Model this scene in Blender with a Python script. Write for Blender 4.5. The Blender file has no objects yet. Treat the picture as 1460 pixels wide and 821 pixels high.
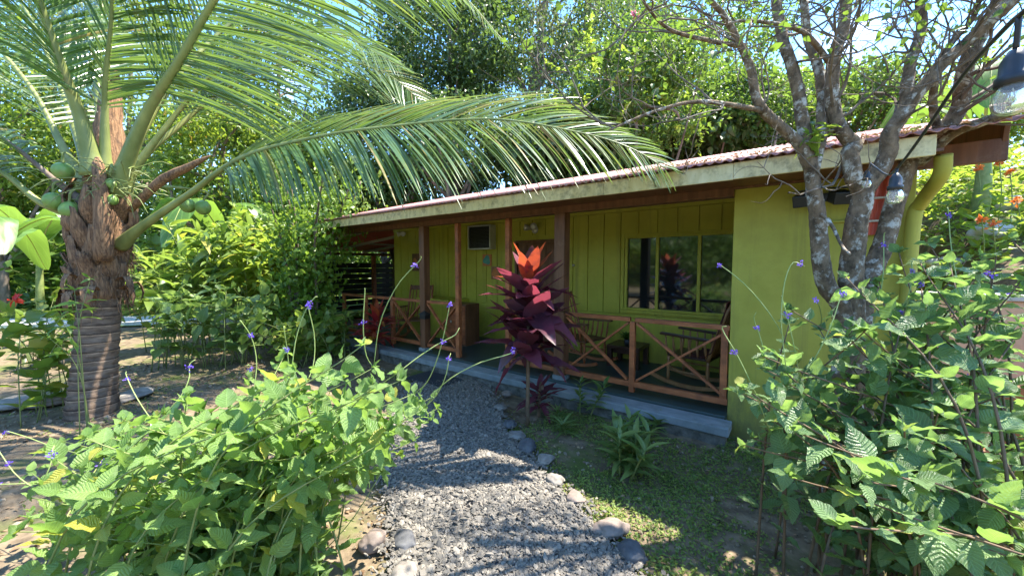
import bpy, bmesh, math, random
import numpy as np
from mathutils import Vector, Matrix, noise

rad = math.radians
rng = np.random.default_rng(11)
random.seed(11)
sc = bpy.context.scene
COL = sc.collection

# ------------------------------------------------------------------ camera, world, sun, exposure
EYE = np.array([0.0, 0.0, 1.7])
YAW, PITCH, FPX = rad(37.2), rad(3.4), 536.0
cam_d = bpy.data.cameras.new('camera')
cam = bpy.data.objects.new('camera', cam_d)
COL.objects.link(cam)
cam.location = EYE
cam.rotation_euler = (math.pi / 2 - PITCH, 0, YAW)
cam_d.sensor_width = 36.0
cam_d.lens = FPX / 1460.0 * 36.0
cam_d.clip_start = 0.05
cam_d.clip_end = 600
sc.camera = cam

SUN_EL, SUN_AZ = rad(62), rad(36)          # azimuth measured from +Y towards +X
world = bpy.data.worlds.new('World')
sc.world = world
world.use_nodes = True
wn, wl = world.node_tree.nodes, world.node_tree.links
wn.clear()
sky = wn.new('ShaderNodeTexSky')
sky.sky_type = 'NISHITA'
sky.sun_disc = False
sky.sun_elevation = SUN_EL
sky.sun_rotation = SUN_AZ
sky.air_density = 1.0
sky.dust_density = 0.15
sky.ozone_density = 2.5
tc = wn.new('ShaderNodeTexCoord')
cl = wn.new('ShaderNodeTexNoise')
cl.inputs['Scale'].default_value = 3.2
cl.inputs['Detail'].default_value = 7
cr = wn.new('ShaderNodeValToRGB')
cr.color_ramp.elements[0].position = 0.60
cr.color_ramp.elements[1].position = 0.74
mx = wn.new('ShaderNodeMix')
mx.data_type = 'RGBA'
mx.inputs[7].default_value = (7, 7.1, 7.3, 1)
bg = wn.new('ShaderNodeBackground')
bg.inputs['Strength'].default_value = 0.15
wo = wn.new('ShaderNodeOutputWorld')
wl.new(tc.outputs['Generated'], cl.inputs['Vector'])
wl.new(cl.outputs['Fac'], cr.inputs['Fac'])
wl.new(cr.outputs['Color'], mx.inputs[0])
hs = wn.new('ShaderNodeHueSaturation')
hs.inputs['Saturation'].default_value = 1.2
hs.inputs['Value'].default_value = 0.92
wl.new(sky.outputs['Color'], hs.inputs['Color'])
wl.new(hs.outputs['Color'], mx.inputs[6])
wl.new(mx.outputs[2], bg.inputs['Color'])
wl.new(bg.outputs['Background'], wo.inputs['Surface'])

sun_d = bpy.data.lights.new('sun', 'SUN')
sun_d.energy = 3.8
sun_d.angle = rad(0.55)
sun_d.color = (1.0, 0.94, 0.82)
sun = bpy.data.objects.new('sun', sun_d)
COL.objects.link(sun)
SUNV = Vector((math.sin(SUN_AZ) * math.cos(SUN_EL), math.cos(SUN_AZ) * math.cos(SUN_EL), math.sin(SUN_EL)))
sun.rotation_euler = SUNV.to_track_quat('Z', 'Y').to_euler()
sun.location = (0, 0, 30)

sc.view_settings.view_transform = 'Standard'
sc.view_settings.look = 'None'
sc.view_settings.gamma = 1
sc.view_settings.use_curve_mapping = False
sc.view_settings.exposure = 2.38
sc.cycles.max_bounces = 7
sc.cycles.diffuse_bounces = 4
sc.cycles.transparent_max_bounces = 8

# ------------------------------------------------------------------ measuring helpers (the photo is 1460 x 821)
_cy, _sy, _cp, _sp = math.cos(YAW), math.sin(YAW), math.cos(PITCH), math.sin(PITCH)
FWD = np.array([-_sy * _cp, _cy * _cp, -_sp])
RGT = np.array([_cy, _sy, 0.0])
UPV = np.cross(RGT, FWD)


def ray(px, py):
    return FWD + RGT * ((px - 730) / FPX) + UPV * ((410.5 - py) / FPX)


def at(px, py, d):
    return EYE + ray(px, py) * d


def on_z(px, py, z=0.0):
    r = ray(px, py)
    return EYE + r * ((z - EYE[2]) / r[2])


def on_y(px, py, y):
    r = ray(px, py)
    return EYE + r * (y / r[1])


# ------------------------------------------------------------------ objects
ORG = {}


def thing(name, label, cat, loc=(0, 0, 0), group=None):
    o = bpy.data.objects.new(name, None)
    o.empty_display_size = 0.1
    COL.objects.link(o)
    o.location = loc
    o['label'] = label
    o['category'] = cat
    if group:
        o['group'] = group
    ORG[o.name] = np.array(loc, float)
    return o


def tag(o, label, cat, group=None):
    o['label'] = label
    o['category'] = cat
    if group:
        o['group'] = group
    return o


def org_of(p):
    while p is not None:
        if p.name in ORG:
            return ORG[p.name]
        p = p.parent
    return np.zeros(3)


def mesh(name, V, F, mats, parent=None, uv=None, smooth=False, origin=None, bevel=0, fmat=None):
    """V (n,3) in world metres, F a list of (k,3)/(k,4) arrays."""
    V = np.asarray(V, float)
    org = org_of(parent) if parent is not None else (np.zeros(3) if origin is None else np.asarray(origin, float))
    F = [np.asarray(f, int) for f in F if len(f)]
    loops = np.concatenate([f.ravel() for f in F])
    tot = np.concatenate([np.full(len(f), f.shape[1]) for f in F])
    start = np.concatenate([[0], np.cumsum(tot)[:-1]])
    me = bpy.data.meshes.new(name)
    me.vertices.add(len(V))
    me.vertices.foreach_set('co', (V - org).astype(np.float32).ravel())
    me.loops.add(len(loops))
    me.loops.foreach_set('vertex_index', loops.astype(np.int32))
    me.polygons.add(len(tot))
    me.polygons.foreach_set('loop_start', start.astype(np.int32))
    me.polygons.foreach_set('loop_total', tot.astype(np.int32))
    if uv is not None:
        ul = me.uv_layers.new(name='UVMap')
        ul.data.foreach_set('uv', np.asarray(uv, np.float32)[loops].ravel())
    for m in (mats if isinstance(mats, (list, tuple)) else [mats]):
        me.materials.append(m)
    if fmat is not None:
        me.polygons.foreach_set('material_index', np.asarray(fmat, np.int32))
    me.update(calc_edges=True)
    me.validate()
    me.polygons.foreach_set('use_smooth', np.full(len(me.polygons), bool(smooth)))
    o = bpy.data.objects.new(name, me)
    COL.objects.link(o)
    if parent is not None:
        o.parent = parent
    else:
        o.location = org
    if bevel:
        b = o.modifiers.new('bevel', 'BEVEL')
        b.width = bevel
        b.segments = 2
        b.limit_method = 'ANGLE'
    return o


class MB:
    """collects boxes, bars, tubes into one mesh"""

    def __init__(s):
        s.v, s.q, s.t, s.uv = [], [], [], []
        s.n = 0

    def add(s, V, Q=None, T=None, uv=None):
        V = np.asarray(V, float)
        if Q is not None and len(Q):
            s.q.append(np.asarray(Q, int) + s.n)
        if T is not None and len(T):
            s.t.append(np.asarray(T, int) + s.n)
        s.v.append(V)
        s.uv.append(np.zeros((len(V), 2)) if uv is None else np.asarray(uv, float))
        s.n += len(V)
        return s

    def box(s, x0, x1, y0, y1, z0, z1):
        V = [(x, y, z) for z in (z0, z1) for y in (y0, y1) for x in (x0, x1)]
        Q = [(0, 2, 3, 1), (4, 5, 7, 6), (0, 1, 5, 4), (2, 6, 7, 3), (0, 4, 6, 2), (1, 3, 7, 5)]
        return s.add(V, Q)

    def bar(s, p, q, w, h, up=(0, 0, 1)):
        p, q = np.array(p, float), np.array(q, float)
        d = q - p
        d /= np.linalg.norm(d)
        x = np.cross(d, up)
        x /= np.linalg.norm(x)
        u = np.cross(x, d)
        V = [e + x * w / 2 * a + u * h / 2 * b for e in (p, q) for a, b in ((-1, -1), (1, -1), (1, 1), (-1, 1))]
        Q = [(0, 1, 2, 3), (7, 6, 5, 4), (0, 4, 5, 1), (1, 5, 6, 2), (2, 6, 7, 3), (3, 7, 4, 0)]
        return s.add(V, Q)

    def tube(s, P, r, sides=8, wob=0.0, cap=True):
        P = np.asarray(P, float)
        n = len(P)
        r = np.full(n, r, float) if np.isscalar(r) else np.asarray(r, float)
        T = np.gradient(P, axis=0)
        T /= np.linalg.norm(T, axis=1)[:, None] + 1e-9
        ref = np.array([0.13, 0.21, 0.97]) if abs(T[0][2]) < 0.9 else np.array([1.0, 0.1, 0.0])
        V = []
        x = np.cross(T[0], ref)
        a = np.linspace(0, 2 * np.pi, sides, endpoint=False)
        for i in range(n):
            x = x - T[i] * (x @ T[i])
            x /= np.linalg.norm(x) + 1e-9
            y = np.cross(T[i], x)
            rr = r[i] * (1 + (rng.normal(0, wob, sides) if wob else 0))
            V.append(P[i] + np.outer(np.cos(a) * rr, x) + np.outer(np.sin(a) * rr, y))
        V = np.concatenate(V)
        i, j = np.meshgrid(np.arange(n - 1), np.arange(sides), indexing='ij')
        i, j = i.ravel(), j.ravel()
        k = (j + 1) % sides
        Q = np.stack([i * sides + j, i * sides + k, (i + 1) * sides + k, (i + 1) * sides + j], 1)
        tt = []
        if cap:
            V = np.concatenate([V, P[:1], P[-1:]])
            c0, c1 = n * sides, n * sides + 1
            for j in range(sides):
                k = (j + 1) % sides
                tt += [(c0, k, j), (c1, (n - 1) * sides + j, (n - 1) * sides + k)]
        return s.add(V, Q, tt)

    def lathe(s, c, prof, sides=16, axis=None):
        """prof: list of (radius, height) up from c"""
        c = np.array(c, float)
        up = np.array([0, 0, 1.0]) if axis is None else np.array(axis, float) / np.linalg.norm(axis)
        P = [c + up * h for _, h in prof]
        # keep rings perpendicular to the axis
        x = np.cross(up, [0.3, 1, 0.1])
        x /= np.linalg.norm(x)
        y = np.cross(up, x)
        a = np.linspace(0, 2 * np.pi, sides, endpoint=False)
        V = np.concatenate([P[i] + np.outer(np.cos(a) * prof[i][0], x) + np.outer(np.sin(a) * prof[i][0], y) for i in range(len(prof))])
        Q = [(i * sides + j, i * sides + (j + 1) % sides, (i + 1) * sides + (j + 1) % sides, (i + 1) * sides + j)
             for i in range(len(prof) - 1) for j in range(sides)]
        return s.add(V, Q)

    def build(s, name, m, parent=None, smooth=False, origin=None, bevel=0):
        F = []
        if s.q:
            F.append(np.concatenate(s.q))
        if s.t:
            F.append(np.concatenate(s.t))
        return mesh(name, np.concatenate(s.v), F, m, parent, np.concatenate(s.uv), smooth, origin, bevel)


def spline(P, n):
    """Catmull-Rom through P, n samples"""
    P = np.asarray(P, float)
    P = np.vstack([2 * P[0] - P[1], P, 2 * P[-1] - P[-2]])
    m = len(P) - 3
    out = []
    for t in np.linspace(0, m - 1e-6, n):
        i = int(t)
        f = t - i
        a, b, c, d = P[i:i + 4]
        out.append(0.5 * (2 * b + (c - a) * f + (2 * a - 5 * b + 4 * c - d) * f * f + (3 * b - a - 3 * c + d) * f ** 3))
    return np.array(out)


# ------------------------------------------------------------------ leaves
def grid_leaf(rows, cols, prof, fold=0.25, curl=0.3, ruffle=0.0):
    """unit leaf along +Y, normal +Z; prof(v) half width"""
    V, UV = [], []
    for i in range(rows + 1):
        v = i / rows
        w = prof(v)
        for j in range(cols + 1):
            u = j / cols * 2 - 1
            V.append((u * w, v, abs(u) * w * fold - curl * v * v + (ruffle * math.sin(v * 17 + u) * abs(u) * w)))
            UV.append((j / cols, v))
    Q = [(i * (cols + 1) + j, i * (cols + 1) + j + 1, (i + 1) * (cols + 1) + j + 1, (i + 1) * (cols + 1) + j)
         for i in range(rows) for j in range(cols)]
    return np.array(V), np.array(Q), np.array(UV)


ovate = lambda v: 0.36 * (math.sin(math.pi * min(1, v * 0.96 + 0.04) ** 0.72) ** 0.85) * (1 - 0.25 * v) + 0.004
lance = lambda v: 0.15 * math.sin(math.pi * (v * 0.97 + 0.03) ** 0.8) + 0.003
L_BUSH = grid_leaf(7, 4, ovate, 0.28, 0.22, 0.18)
L_OVATE = grid_leaf(4, 2, ovate, 0.3, 0.25)
L_LANCE = grid_leaf(6, 2, lance, 0.35, 0.45)
L_CORDY = grid_leaf(8, 2, lambda v: 0.135 * math.sin(math.pi * (v * 0.96 + 0.04) ** 0.75) ** 0.8 + 0.004, 0.4, 0.36, 0.25)
L_BANANA = grid_leaf(12, 4, lambda v: 0.16 * math.sin(math.pi * (v * 0.95 + 0.04) ** 0.7) ** 0.6 + 0.004, 0.3, 0.55, 0.2)
L_SMALL = (np.array([(0, 0, 0), (0.32, 0.45, 0.1), (0, 1, -0.1), (-0.32, 0.45, 0.1)]),
           np.array([(0, 1, 2, 3)]), np.array([(0.5, 0), (1, 0.5), (0.5, 1), (0, 0.5)]))
L_FOLD = (np.array([(0, 0, 0), (0.26, 0.42, 0.12), (0, 1, -0.15), (-0.26, 0.42, 0.12), (0, 0.5, 0)]),
          np.array([(0, 1, 2, 4), (0, 4, 2, 3)]), np.array([(0.5, 0), (1, 0.5), (0.5, 1), (0, 0.5), (0.5, 0.5)]))


def unit(a):
    return a / (np.linalg.norm(a, axis=-1, keepdims=True) + 1e-9)


def scatter(tpl, P, D, N, S):
    """leaf template at every P with direction D, normal hint N, size S -> V, Q, UV"""
    TV, TQ, TUV = tpl
    P, D, N = np.asarray(P, float), unit(np.asarray(D, float)), np.asarray(N, float)
    n = len(P)
    S = np.asarray(S, float)
    if S.ndim == 1:
        S = np.stack([S, S, S], 1)
    X = unit(np.cross(D, N))
    Z = np.cross(X, D)
    k = len(TV)
    L = TV[None] * S[:, None, :]
    V = P[:, None] + L[..., 0:1] * X[:, None] + L[..., 1:2] * D[:, None] + L[..., 2:3] * Z[:, None]
    Q = TQ[None] + (np.arange(n) * k)[:, None, None]
    return V.reshape(-1, 3), Q.reshape(-1, TQ.shape[1]), np.tile(TUV, (n, 1))


def rnd_dir(n, down=0.0):
    d = rng.normal(0, 1, (n, 3))
    d[:, 2] -= down
    return unit(d)


# ------------------------------------------------------------------ materials
def nodes_of(name):
    m = bpy.data.materials.new(name)
    m.use_nodes = True
    nt = m.node_tree
    return m, nt, nt.nodes, nt.links, nt.nodes['Principled BSDF']


def c4(c):
    return (c[0], c[1], c[2], 1)


def leaf_mat(name, c1, c2, trans, tw=0.4, rough=0.42, vein=0.0, odd=None, spec=0.5, blotch=None, bscale=14, blo=0.56, bhi=0.72):
    m, nt, N, L, b = nodes_of(name)
    g = N.new('ShaderNodeNewGeometry')
    rp = N.new('ShaderNodeValToRGB')
    e = rp.color_ramp.elements
    e[0].color, e[1].color = c4(c1), c4(c2)
    e[0].position, e[1].position = 0.1, 0.85
    if odd:
        x = e.new(0.93)
        x.color = c4(c2)
        x = e.new(0.97)
        x.color = c4(odd)
    L.new(g.outputs['Random Per Island'], rp.inputs['Fac'])
    out = rp.outputs['Color']
    if blotch:
        bt_ = N.new('ShaderNodeTexCoord')
        bn = N.new('ShaderNodeTexNoise')
        bn.inputs['Scale'].default_value = bscale
        bn.inputs['Detail'].default_value = 5
        L.new(bt_.outputs['Object'], bn.inputs['Vector'])
        br = N.new('ShaderNodeValToRGB')
        br.color_ramp.elements[0].position, br.color_ramp.elements[1].position = blo, bhi
        L.new(bn.outputs['Fac'], br.inputs['Fac'])
        bx_ = N.new('ShaderNodeMix')
        bx_.data_type = 'RGBA'
        L.new(br.outputs['Color'], bx_.inputs[0])
        L.new(out, bx_.inputs[6])
        bx_.inputs[7].default_value = c4(blotch)
        out = bx_.outputs[2]
    tr = N.new('ShaderNodeBsdfTranslucent')
    tmx = N.new('ShaderNodeMix')
    tmx.data_type = 'RGBA'
    tmx.inputs[0].default_value = 0.55
    tmx.inputs[7].default_value = c4(trans)
    L.new(out, tmx.inputs[6])
    L.new(tmx.outputs[2], tr.inputs['Color'])
    if vein:
        uv = N.new('ShaderNodeUVMap')
        sp = N.new('ShaderNodeSeparateXYZ')
        L.new(uv.outputs['UV'], sp.inputs[0])

        def M(op, a, b_=None):
            n = N.new('ShaderNodeMath')
            n.operation = op
            for i, q in enumerate((a, b_)):
                if q is None:
                    continue
                if isinstance(q, (int, float)):
                    n.inputs[i].default_value = q
                else:
                    L.new(q, n.inputs[i])
            return n.outputs[0]
        au = M('ABSOLUTE', M('SUBTRACT', sp.outputs['X'], 0.5))
        w = M('SINE', M('MULTIPLY', M('SUBTRACT', sp.outputs['Y'], M('MULTIPLY', au, 0.42)), 62))
        mid = M('LESS_THAN', au, 0.022)
        line = M('MAXIMUM', M('GREATER_THAN', w, 0.86), mid)
        mxc = N.new('ShaderNodeMix')
        mxc.data_type = 'RGBA'
        L.new(M('MULTIPLY', line, 0.3), mxc.inputs[0])
        L.new(out, mxc.inputs[6])
        mxc.inputs[7].default_value = c4([min(1, x * 2.6) for x in c2])
        out = mxc.outputs[2]
        nz = N.new('ShaderNodeTexNoise')
        nz.inputs['Scale'].default_value = 26
        L.new(uv.outputs['UV'], nz.inputs['Vector'])
        h = M('ADD', M('MULTIPLY', w, -0.5), M('MULTIPLY', nz.outputs['Fac'], 1.6))
        bp = N.new('ShaderNodeBump')
        bp.inputs['Strength'].default_value = vein
        bp.inputs['Distance'].default_value = 0.004
        L.new(h, bp.inputs['Height'])
        L.new(bp.outputs['Normal'], b.inputs['Normal'])
    L.new(out, b.inputs['Base Color'])
    b.inputs['Roughness'].default_value = rough
    b.inputs['Specular IOR Level'].default_value = spec
    ms = N.new('ShaderNodeMixShader')
    ms.inputs[0].default_value = tw
    L.new(b.outputs[0], ms.inputs[1])
    L.new(tr.outputs[0], ms.inputs[2])
    L.new(ms.outputs[0], N['Material Output'].inputs['Surface'])
    return m


def mat(name, c1, c2=None, rough=0.6, scale=6.0, stretch=(1, 1, 1), bump=0.0, lo=0.35, hi=0.65, detail=6, spec=0.4, c3=None, s3=1.2, l3=0.5, h3=0.6, metal=0.0):
    """two colours mixed by noise, a third one in patches of its own"""
    m, nt, N, L, b = nodes_of(name)
    t = N.new('ShaderNodeTexCoord')
    mp = N.new('ShaderNodeMapping')
    mp.inputs['Scale'].default_value = stretch
    L.new(t.outputs['Object'], mp.inputs['Vector'])
    nz = N.new('ShaderNodeTexNoise')
    nz.inputs['Scale'].default_value = scale
    nz.inputs['Detail'].default_value = detail
    nz.inputs['Roughness'].default_value = 0.65
    L.new(mp.outputs[0], nz.inputs['Vector'])
    rp = N.new('ShaderNodeValToRGB')
    rp.color_ramp.elements[0].position, rp.color_ramp.elements[1].position = lo, hi
    rp.color_ramp.elements[0].color = c4(c1)
    rp.color_ramp.elements[1].color = c4(c2 if c2 else c1)
    L.new(nz.outputs['Fac'], rp.inputs['Fac'])
    out = rp.outputs['Color']
    if c3:
        n3 = N.new('ShaderNodeTexNoise')
        n3.inputs['Scale'].default_value = s3
        n3.inputs['Detail'].default_value = 8
        n3.inputs['Roughness'].default_value = 0.7
        L.new(t.outputs['Object'], n3.inputs['Vector'])
        r3 = N.new('ShaderNodeValToRGB')
        r3.color_ramp.elements[0].position, r3.color_ramp.elements[1].position = l3, h3
        L.new(n3.outputs['Fac'], r3.inputs['Fac'])
        x = N.new('ShaderNodeMix')
        x.data_type = 'RGBA'
        L.new(r3.outputs['Color'], x.inputs[0])
        L.new(out, x.inputs[6])
        x.inputs[7].default_value = c4(c3)
        out = x.outputs[2]
    L.new(out, b.inputs['Base Color'])
    b.inputs['Roughness'].default_value = rough
    b.inputs['Specular IOR Level'].default_value = spec
    b.inputs['Metallic'].default_value = metal
    if bump:
        bp = N.new('ShaderNodeBump')
        bp.inputs['Strength'].default_value = bump
        bp.inputs['Distance'].default_value = 0.02
        L.new(nz.outputs['Fac'], bp.inputs['Height'])
        L.new(bp.outputs['Normal'], b.inputs['Normal'])
    return m


M = {}
M['ground'] = mat('soil', (0.10, 0.075, 0.05), (0.23, 0.175, 0.115), 0.95, 9, bump=0.5, c3=(0.085, 0.11, 0.03), s3=0.9, l3=0.5, h3=0.62, spec=0.1)
M['lawn'] = mat('lawn_soil', (0.10, 0.16, 0.02), (0.19, 0.24, 0.05), 0.95, 5, spec=0.1)
M['grass'] = leaf_mat('grass_blades', (0.11, 0.19, 0.025), (0.25, 0.31, 0.05), (0.3, 0.45, 0.05), 0.3, 0.6)
M['gravel_bed'] = mat('gravel_bed', (0.10, 0.10, 0.10), (0.24, 0.235, 0.225), 0.95, 60, bump=0.6, spec=0.15)
M['concrete'] = mat('concrete_path', (0.42, 0.41, 0.38), (0.56, 0.55, 0.52), 0.9, 8, bump=0.15)
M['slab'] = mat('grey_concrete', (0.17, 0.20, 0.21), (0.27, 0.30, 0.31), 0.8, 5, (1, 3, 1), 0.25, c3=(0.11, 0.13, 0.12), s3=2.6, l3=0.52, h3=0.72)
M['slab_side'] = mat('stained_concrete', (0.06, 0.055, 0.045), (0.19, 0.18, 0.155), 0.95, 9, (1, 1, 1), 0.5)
M['floor'] = mat('teal_floor_paint', (0.030, 0.050, 0.050), (0.045, 0.07, 0.068), 0.4, 4)
M['wall'] = mat('lime_green_paint', (0.39, 0.365, 0.034), (0.46, 0.43, 0.048), 0.55, 2.4, bump=0.05, c3=(0.34, 0.30, 0.03), s3=1.7, l3=0.55, h3=0.8)
M['wallr'] = mat('lime_green_render', (0.36, 0.335, 0.045), (0.43, 0.40, 0.065), 0.7, 3.0, bump=0.12, c3=(0.30, 0.27, 0.045), s3=1.6, l3=0.5, h3=0.8)
M['brown'] = mat('brown_stained_timber', (0.10, 0.042, 0.020), (0.20, 0.088, 0.042), 0.5, 14, (1, 1, 0.12), 0.2, c3=(0.22, 0.13, 0.08), s3=5, l3=0.58, h3=0.8)
M['red_wood'] = mat('reddish_timber', (0.23, 0.070, 0.026), (0.46, 0.155, 0.058), 0.5, 22, (0.2, 1, 0.6), 0.2, c3=(0.12, 0.05, 0.03), s3=4, l3=0.52, h3=0.75)
M['fascia'] = mat('mildewed_cream_paint', (0.58, 0.50, 0.26), (0.74, 0.66, 0.40), 0.75, 16, (1, 1, 0.22), 0.1, c3=(0.16, 0.14, 0.085), s3=9, l3=0.50, h3=0.74)
M['roof'] = mat('faded_red_metal', (0.40, 0.15, 0.14), (0.55, 0.30, 0.28), 0.55, 3, (4, 0.4, 1), 0.0, c3=(0.20, 0.13, 0.09), s3=6, l3=0.52, h3=0.72)
M['carport_roof'] = mat('red_corrugated_metal', (0.42, 0.075, 0.045), (0.55, 0.12, 0.08), 0.5, 3)
M['pale_wood'] = mat('pale_rafter_paint', (0.46, 0.42, 0.36), (0.56, 0.52, 0.46), 0.7, 6)
M['black'] = mat('black_paint', (0.012, 0.012, 0.013), (0.022, 0.022, 0.022), 0.5, 6)
M['plastic'] = mat('black_plastic', (0.02, 0.022, 0.025), (0.03, 0.032, 0.035), 0.4, 20)
M['dark_wood'] = mat('dark_wood', (0.035, 0.015, 0.010), (0.07, 0.03, 0.018), 0.35, 16, (0.3, 1, 1), 0.05)
M['cane'] = mat('varnished_wood', (0.24, 0.11, 0.045), (0.38, 0.20, 0.08), 0.4, 18, (1, 1, 0.2))
M['metal'] = mat('pale_metal', (0.5, 0.48, 0.42), (0.6, 0.58, 0.52), 0.35, 10, metal=0.4)
M['white'] = mat('white_plastic', (0.65, 0.65, 0.62), (0.75, 0.75, 0.72), 0.4, 6)
M['terracotta'] = mat('terracotta', (0.45, 0.16, 0.05), (0.55, 0.22, 0.08), 0.8, 8)
M['teal'] = mat('teal_glaze', (0.05, 0.24, 0.19), (0.10, 0.33, 0.26), 0.4, 8)
M['cloth'] = mat('dark_red_cloth', (0.05, 0.014, 0.012), (0.12, 0.03, 0.02), 0.9, 14, bump=0.3)
M['mat'] = mat('black_rubber', (0.016, 0.018, 0.022), (0.035, 0.037, 0.042), 0.8, 90, bump=0.6)
M['peach'] = mat('peach_render', (0.52, 0.32, 0.19), (0.62, 0.40, 0.26), 0.85, 4, bump=0.1)
M['stone'] = mat('grey_stone', (0.13, 0.115, 0.10), (0.28, 0.25, 0.215), 0.85, 7, bump=0.3)
M['stone_dark'] = mat('dark_stone', (0.055, 0.055, 0.06), (0.12, 0.12, 0.125), 0.8, 9, bump=0.3)
M['stone_pink'] = mat('pinkish_stone', (0.15, 0.115, 0.095), (0.26, 0.205, 0.17), 0.85, 8, bump=0.3)
M['trunk'] = mat('palm_trunk', (0.12, 0.078, 0.05), (0.29, 0.205, 0.14), 0.9, 7, (1, 1, 3.5), 0.5, c3=(0.05, 0.035, 0.028), s3=3, l3=0.5, h3=0.68)
nt_ = M['trunk'].node_tree
N_, L_ = nt_.nodes, nt_.links
tc_ = N_.new('ShaderNodeTexCoord')
wv_ = N_.new('ShaderNodeTexWave')
wv_.bands_direction = 'Z'
wv_.wave_profile = 'SAW'
wv_.inputs['Scale'].default_value = 3.1
wv_.inputs['Distortion'].default_value = 0.9
wv_.inputs['Detail'].default_value = 4
wv_.inputs['Detail Scale'].default_value = 2.5
L_.new(tc_.outputs['Object'], wv_.inputs['Vector'])
rp_ = N_.new('ShaderNodeValToRGB')
rp_.color_ramp.elements[0].color = (0.16, 0.14, 0.12, 1)
rp_.color_ramp.elements[0].position = 0.02
rp_.color_ramp.elements[1].color = (1.9, 1.8, 1.7, 1)
rp_.color_ramp.elements[1].position = 0.98
e_ = rp_.color_ramp.elements.new(0.2)
e_.color = (0.75, 0.72, 0.7, 1)
e_ = rp_.color_ramp.elements.new(0.85)
e_.color = (1.0, 1.0, 1.0, 1)
L_.new(wv_.outputs['Fac'], rp_.inputs['Fac'])
mm_ = N_.new('ShaderNodeMix')
mm_.data_type = 'RGBA'
mm_.blend_type = 'MULTIPLY'
mm_.inputs[0].default_value = 1
b_ = N_['Principled BSDF']
L_.new(b_.inputs['Base Color'].links[0].from_socket, mm_.inputs[6])
L_.new(rp_.outputs['Color'], mm_.inputs[7])
L_.new(mm_.outputs[2], b_.inputs['Base Color'])
M['boot'] = mat('palm_sheath_fibre', (0.10, 0.05, 0.026), (0.36, 0.205, 0.105), 0.9, 42, (1.6, 1.6, 0.10), 0.9, c3=(0.06, 0.035, 0.025), s3=9, l3=0.5, h3=0.68)
M['bark'] = mat('lichen_bark', (0.06, 0.042, 0.026), (0.23, 0.16, 0.10), 0.95, 22, (1, 1, 0.6), 0.9, c3=(0.46, 0.43, 0.37), s3=12, l3=0.53, h3=0.62)
M['twig'] = mat('twig_bark', (0.08, 0.06, 0.042), (0.21, 0.165, 0.125), 0.9, 10)
M['bark_far'] = mat('grey_brown_bark', (0.10, 0.075, 0.055), (0.24, 0.19, 0.15), 0.95, 4, (1, 1, 0.4), 0.3)
M['stalk'] = mat('palm_stalk', (0.14, 0.17, 0.045), (0.26, 0.28, 0.09), 0.42, 4, (1, 1, 0.4), c3=(0.20, 0.16, 0.06), s3=2.4, l3=0.58, h3=0.75)
M['rachis'] = mat('palm_midrib', (0.30, 0.30, 0.08), (0.42, 0.40, 0.13), 0.45, 5)
M['coconut'] = mat('green_coconut', (0.13, 0.24, 0.05), (0.22, 0.32, 0.08), 0.4, 4, bump=0.1, c3=(0.22, 0.18, 0.07), s3=9, l3=0.55, h3=0.75)
M['stem'] = mat('green_stem', (0.12, 0.17, 0.04), (0.24, 0.26, 0.09), 0.55, 9)
M['stem_brown'] = mat('brown_stem', (0.10, 0.06, 0.035), (0.20, 0.13, 0.075), 0.8, 9)
M['wand'] = mat('flower_spike_green', (0.20, 0.27, 0.07), (0.32, 0.38, 0.13), 0.55, 40)
M['purple'] = leaf_mat('violet_petal', (0.10, 0.05, 0.42), (0.22, 0.12, 0.62), (0.3, 0.15, 0.8), 0.3, 0.6)
M['petal_red'] = leaf_mat('red_petal', (0.5, 0.03, 0.02), (0.7, 0.08, 0.04), (0.9, 0.1, 0.05), 0.4, 0.5)
M['petal_pink'] = leaf_mat('pink_petal', (0.7, 0.12, 0.25), (0.8, 0.3, 0.4), (0.9, 0.2, 0.4), 0.4, 0.5)
M['petal_orange'] = leaf_mat('orange_petal', (0.75, 0.14, 0.03), (0.85, 0.28, 0.06), (0.95, 0.3, 0.05), 0.4, 0.5)
M['palm_leaf'] = leaf_mat('palm_leaflet', (0.045, 0.10, 0.024), (0.09, 0.16, 0.04), (0.34, 0.52, 0.08), 0.36, 0.30, spec=0.85, odd=(0.26, 0.20, 0.06), blotch=(0.20, 0.21, 0.05), bscale=3, blo=0.58, bhi=0.8)
M['bush_leaf'] = leaf_mat('shrub_leaf', (0.10, 0.19, 0.042), (0.20, 0.315, 0.085), (0.42, 0.66, 0.09), 0.46, 0.36, vein=0.65, odd=(0.36, 0.33, 0.04), spec=0.65, blotch=(0.22, 0.25, 0.06), bscale=9, blo=0.6, bhi=0.85)
M['bush_leaf_cool'] = leaf_mat('dark_shrub_leaf', (0.095, 0.18, 0.06), (0.19, 0.30, 0.115), (0.36, 0.58, 0.09), 0.42, 0.34, vein=0.75, odd=(0.34, 0.32, 0.04), spec=0.7, blotch=(0.20, 0.22, 0.08), bscale=9, blo=0.6, bhi=0.85)
M['smooth_leaf'] = leaf_mat('smooth_leaf', (0.05, 0.12, 0.025), (0.08, 0.16, 0.03), (0.25, 0.5, 0.06), 0.35, 0.35)
M['vine_leaf'] = leaf_mat('vine_leaf', (0.08, 0.17, 0.025), (0.18, 0.28, 0.04), (0.38, 0.58, 0.06), 0.42, 0.42)
M['lime_leaf'] = leaf_mat('lime_leaf', (0.10, 0.17, 0.02), (0.20, 0.27, 0.04), (0.5, 0.65, 0.07), 0.45, 0.45, odd=(0.45, 0.38, 0.04))
M['garden_leaf'] = leaf_mat('garden_leaf', (0.085, 0.16, 0.03), (0.19, 0.26, 0.055), (0.45, 0.62, 0.08), 0.46, 0.38, odd=(0.34, 0.32, 0.08))
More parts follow.
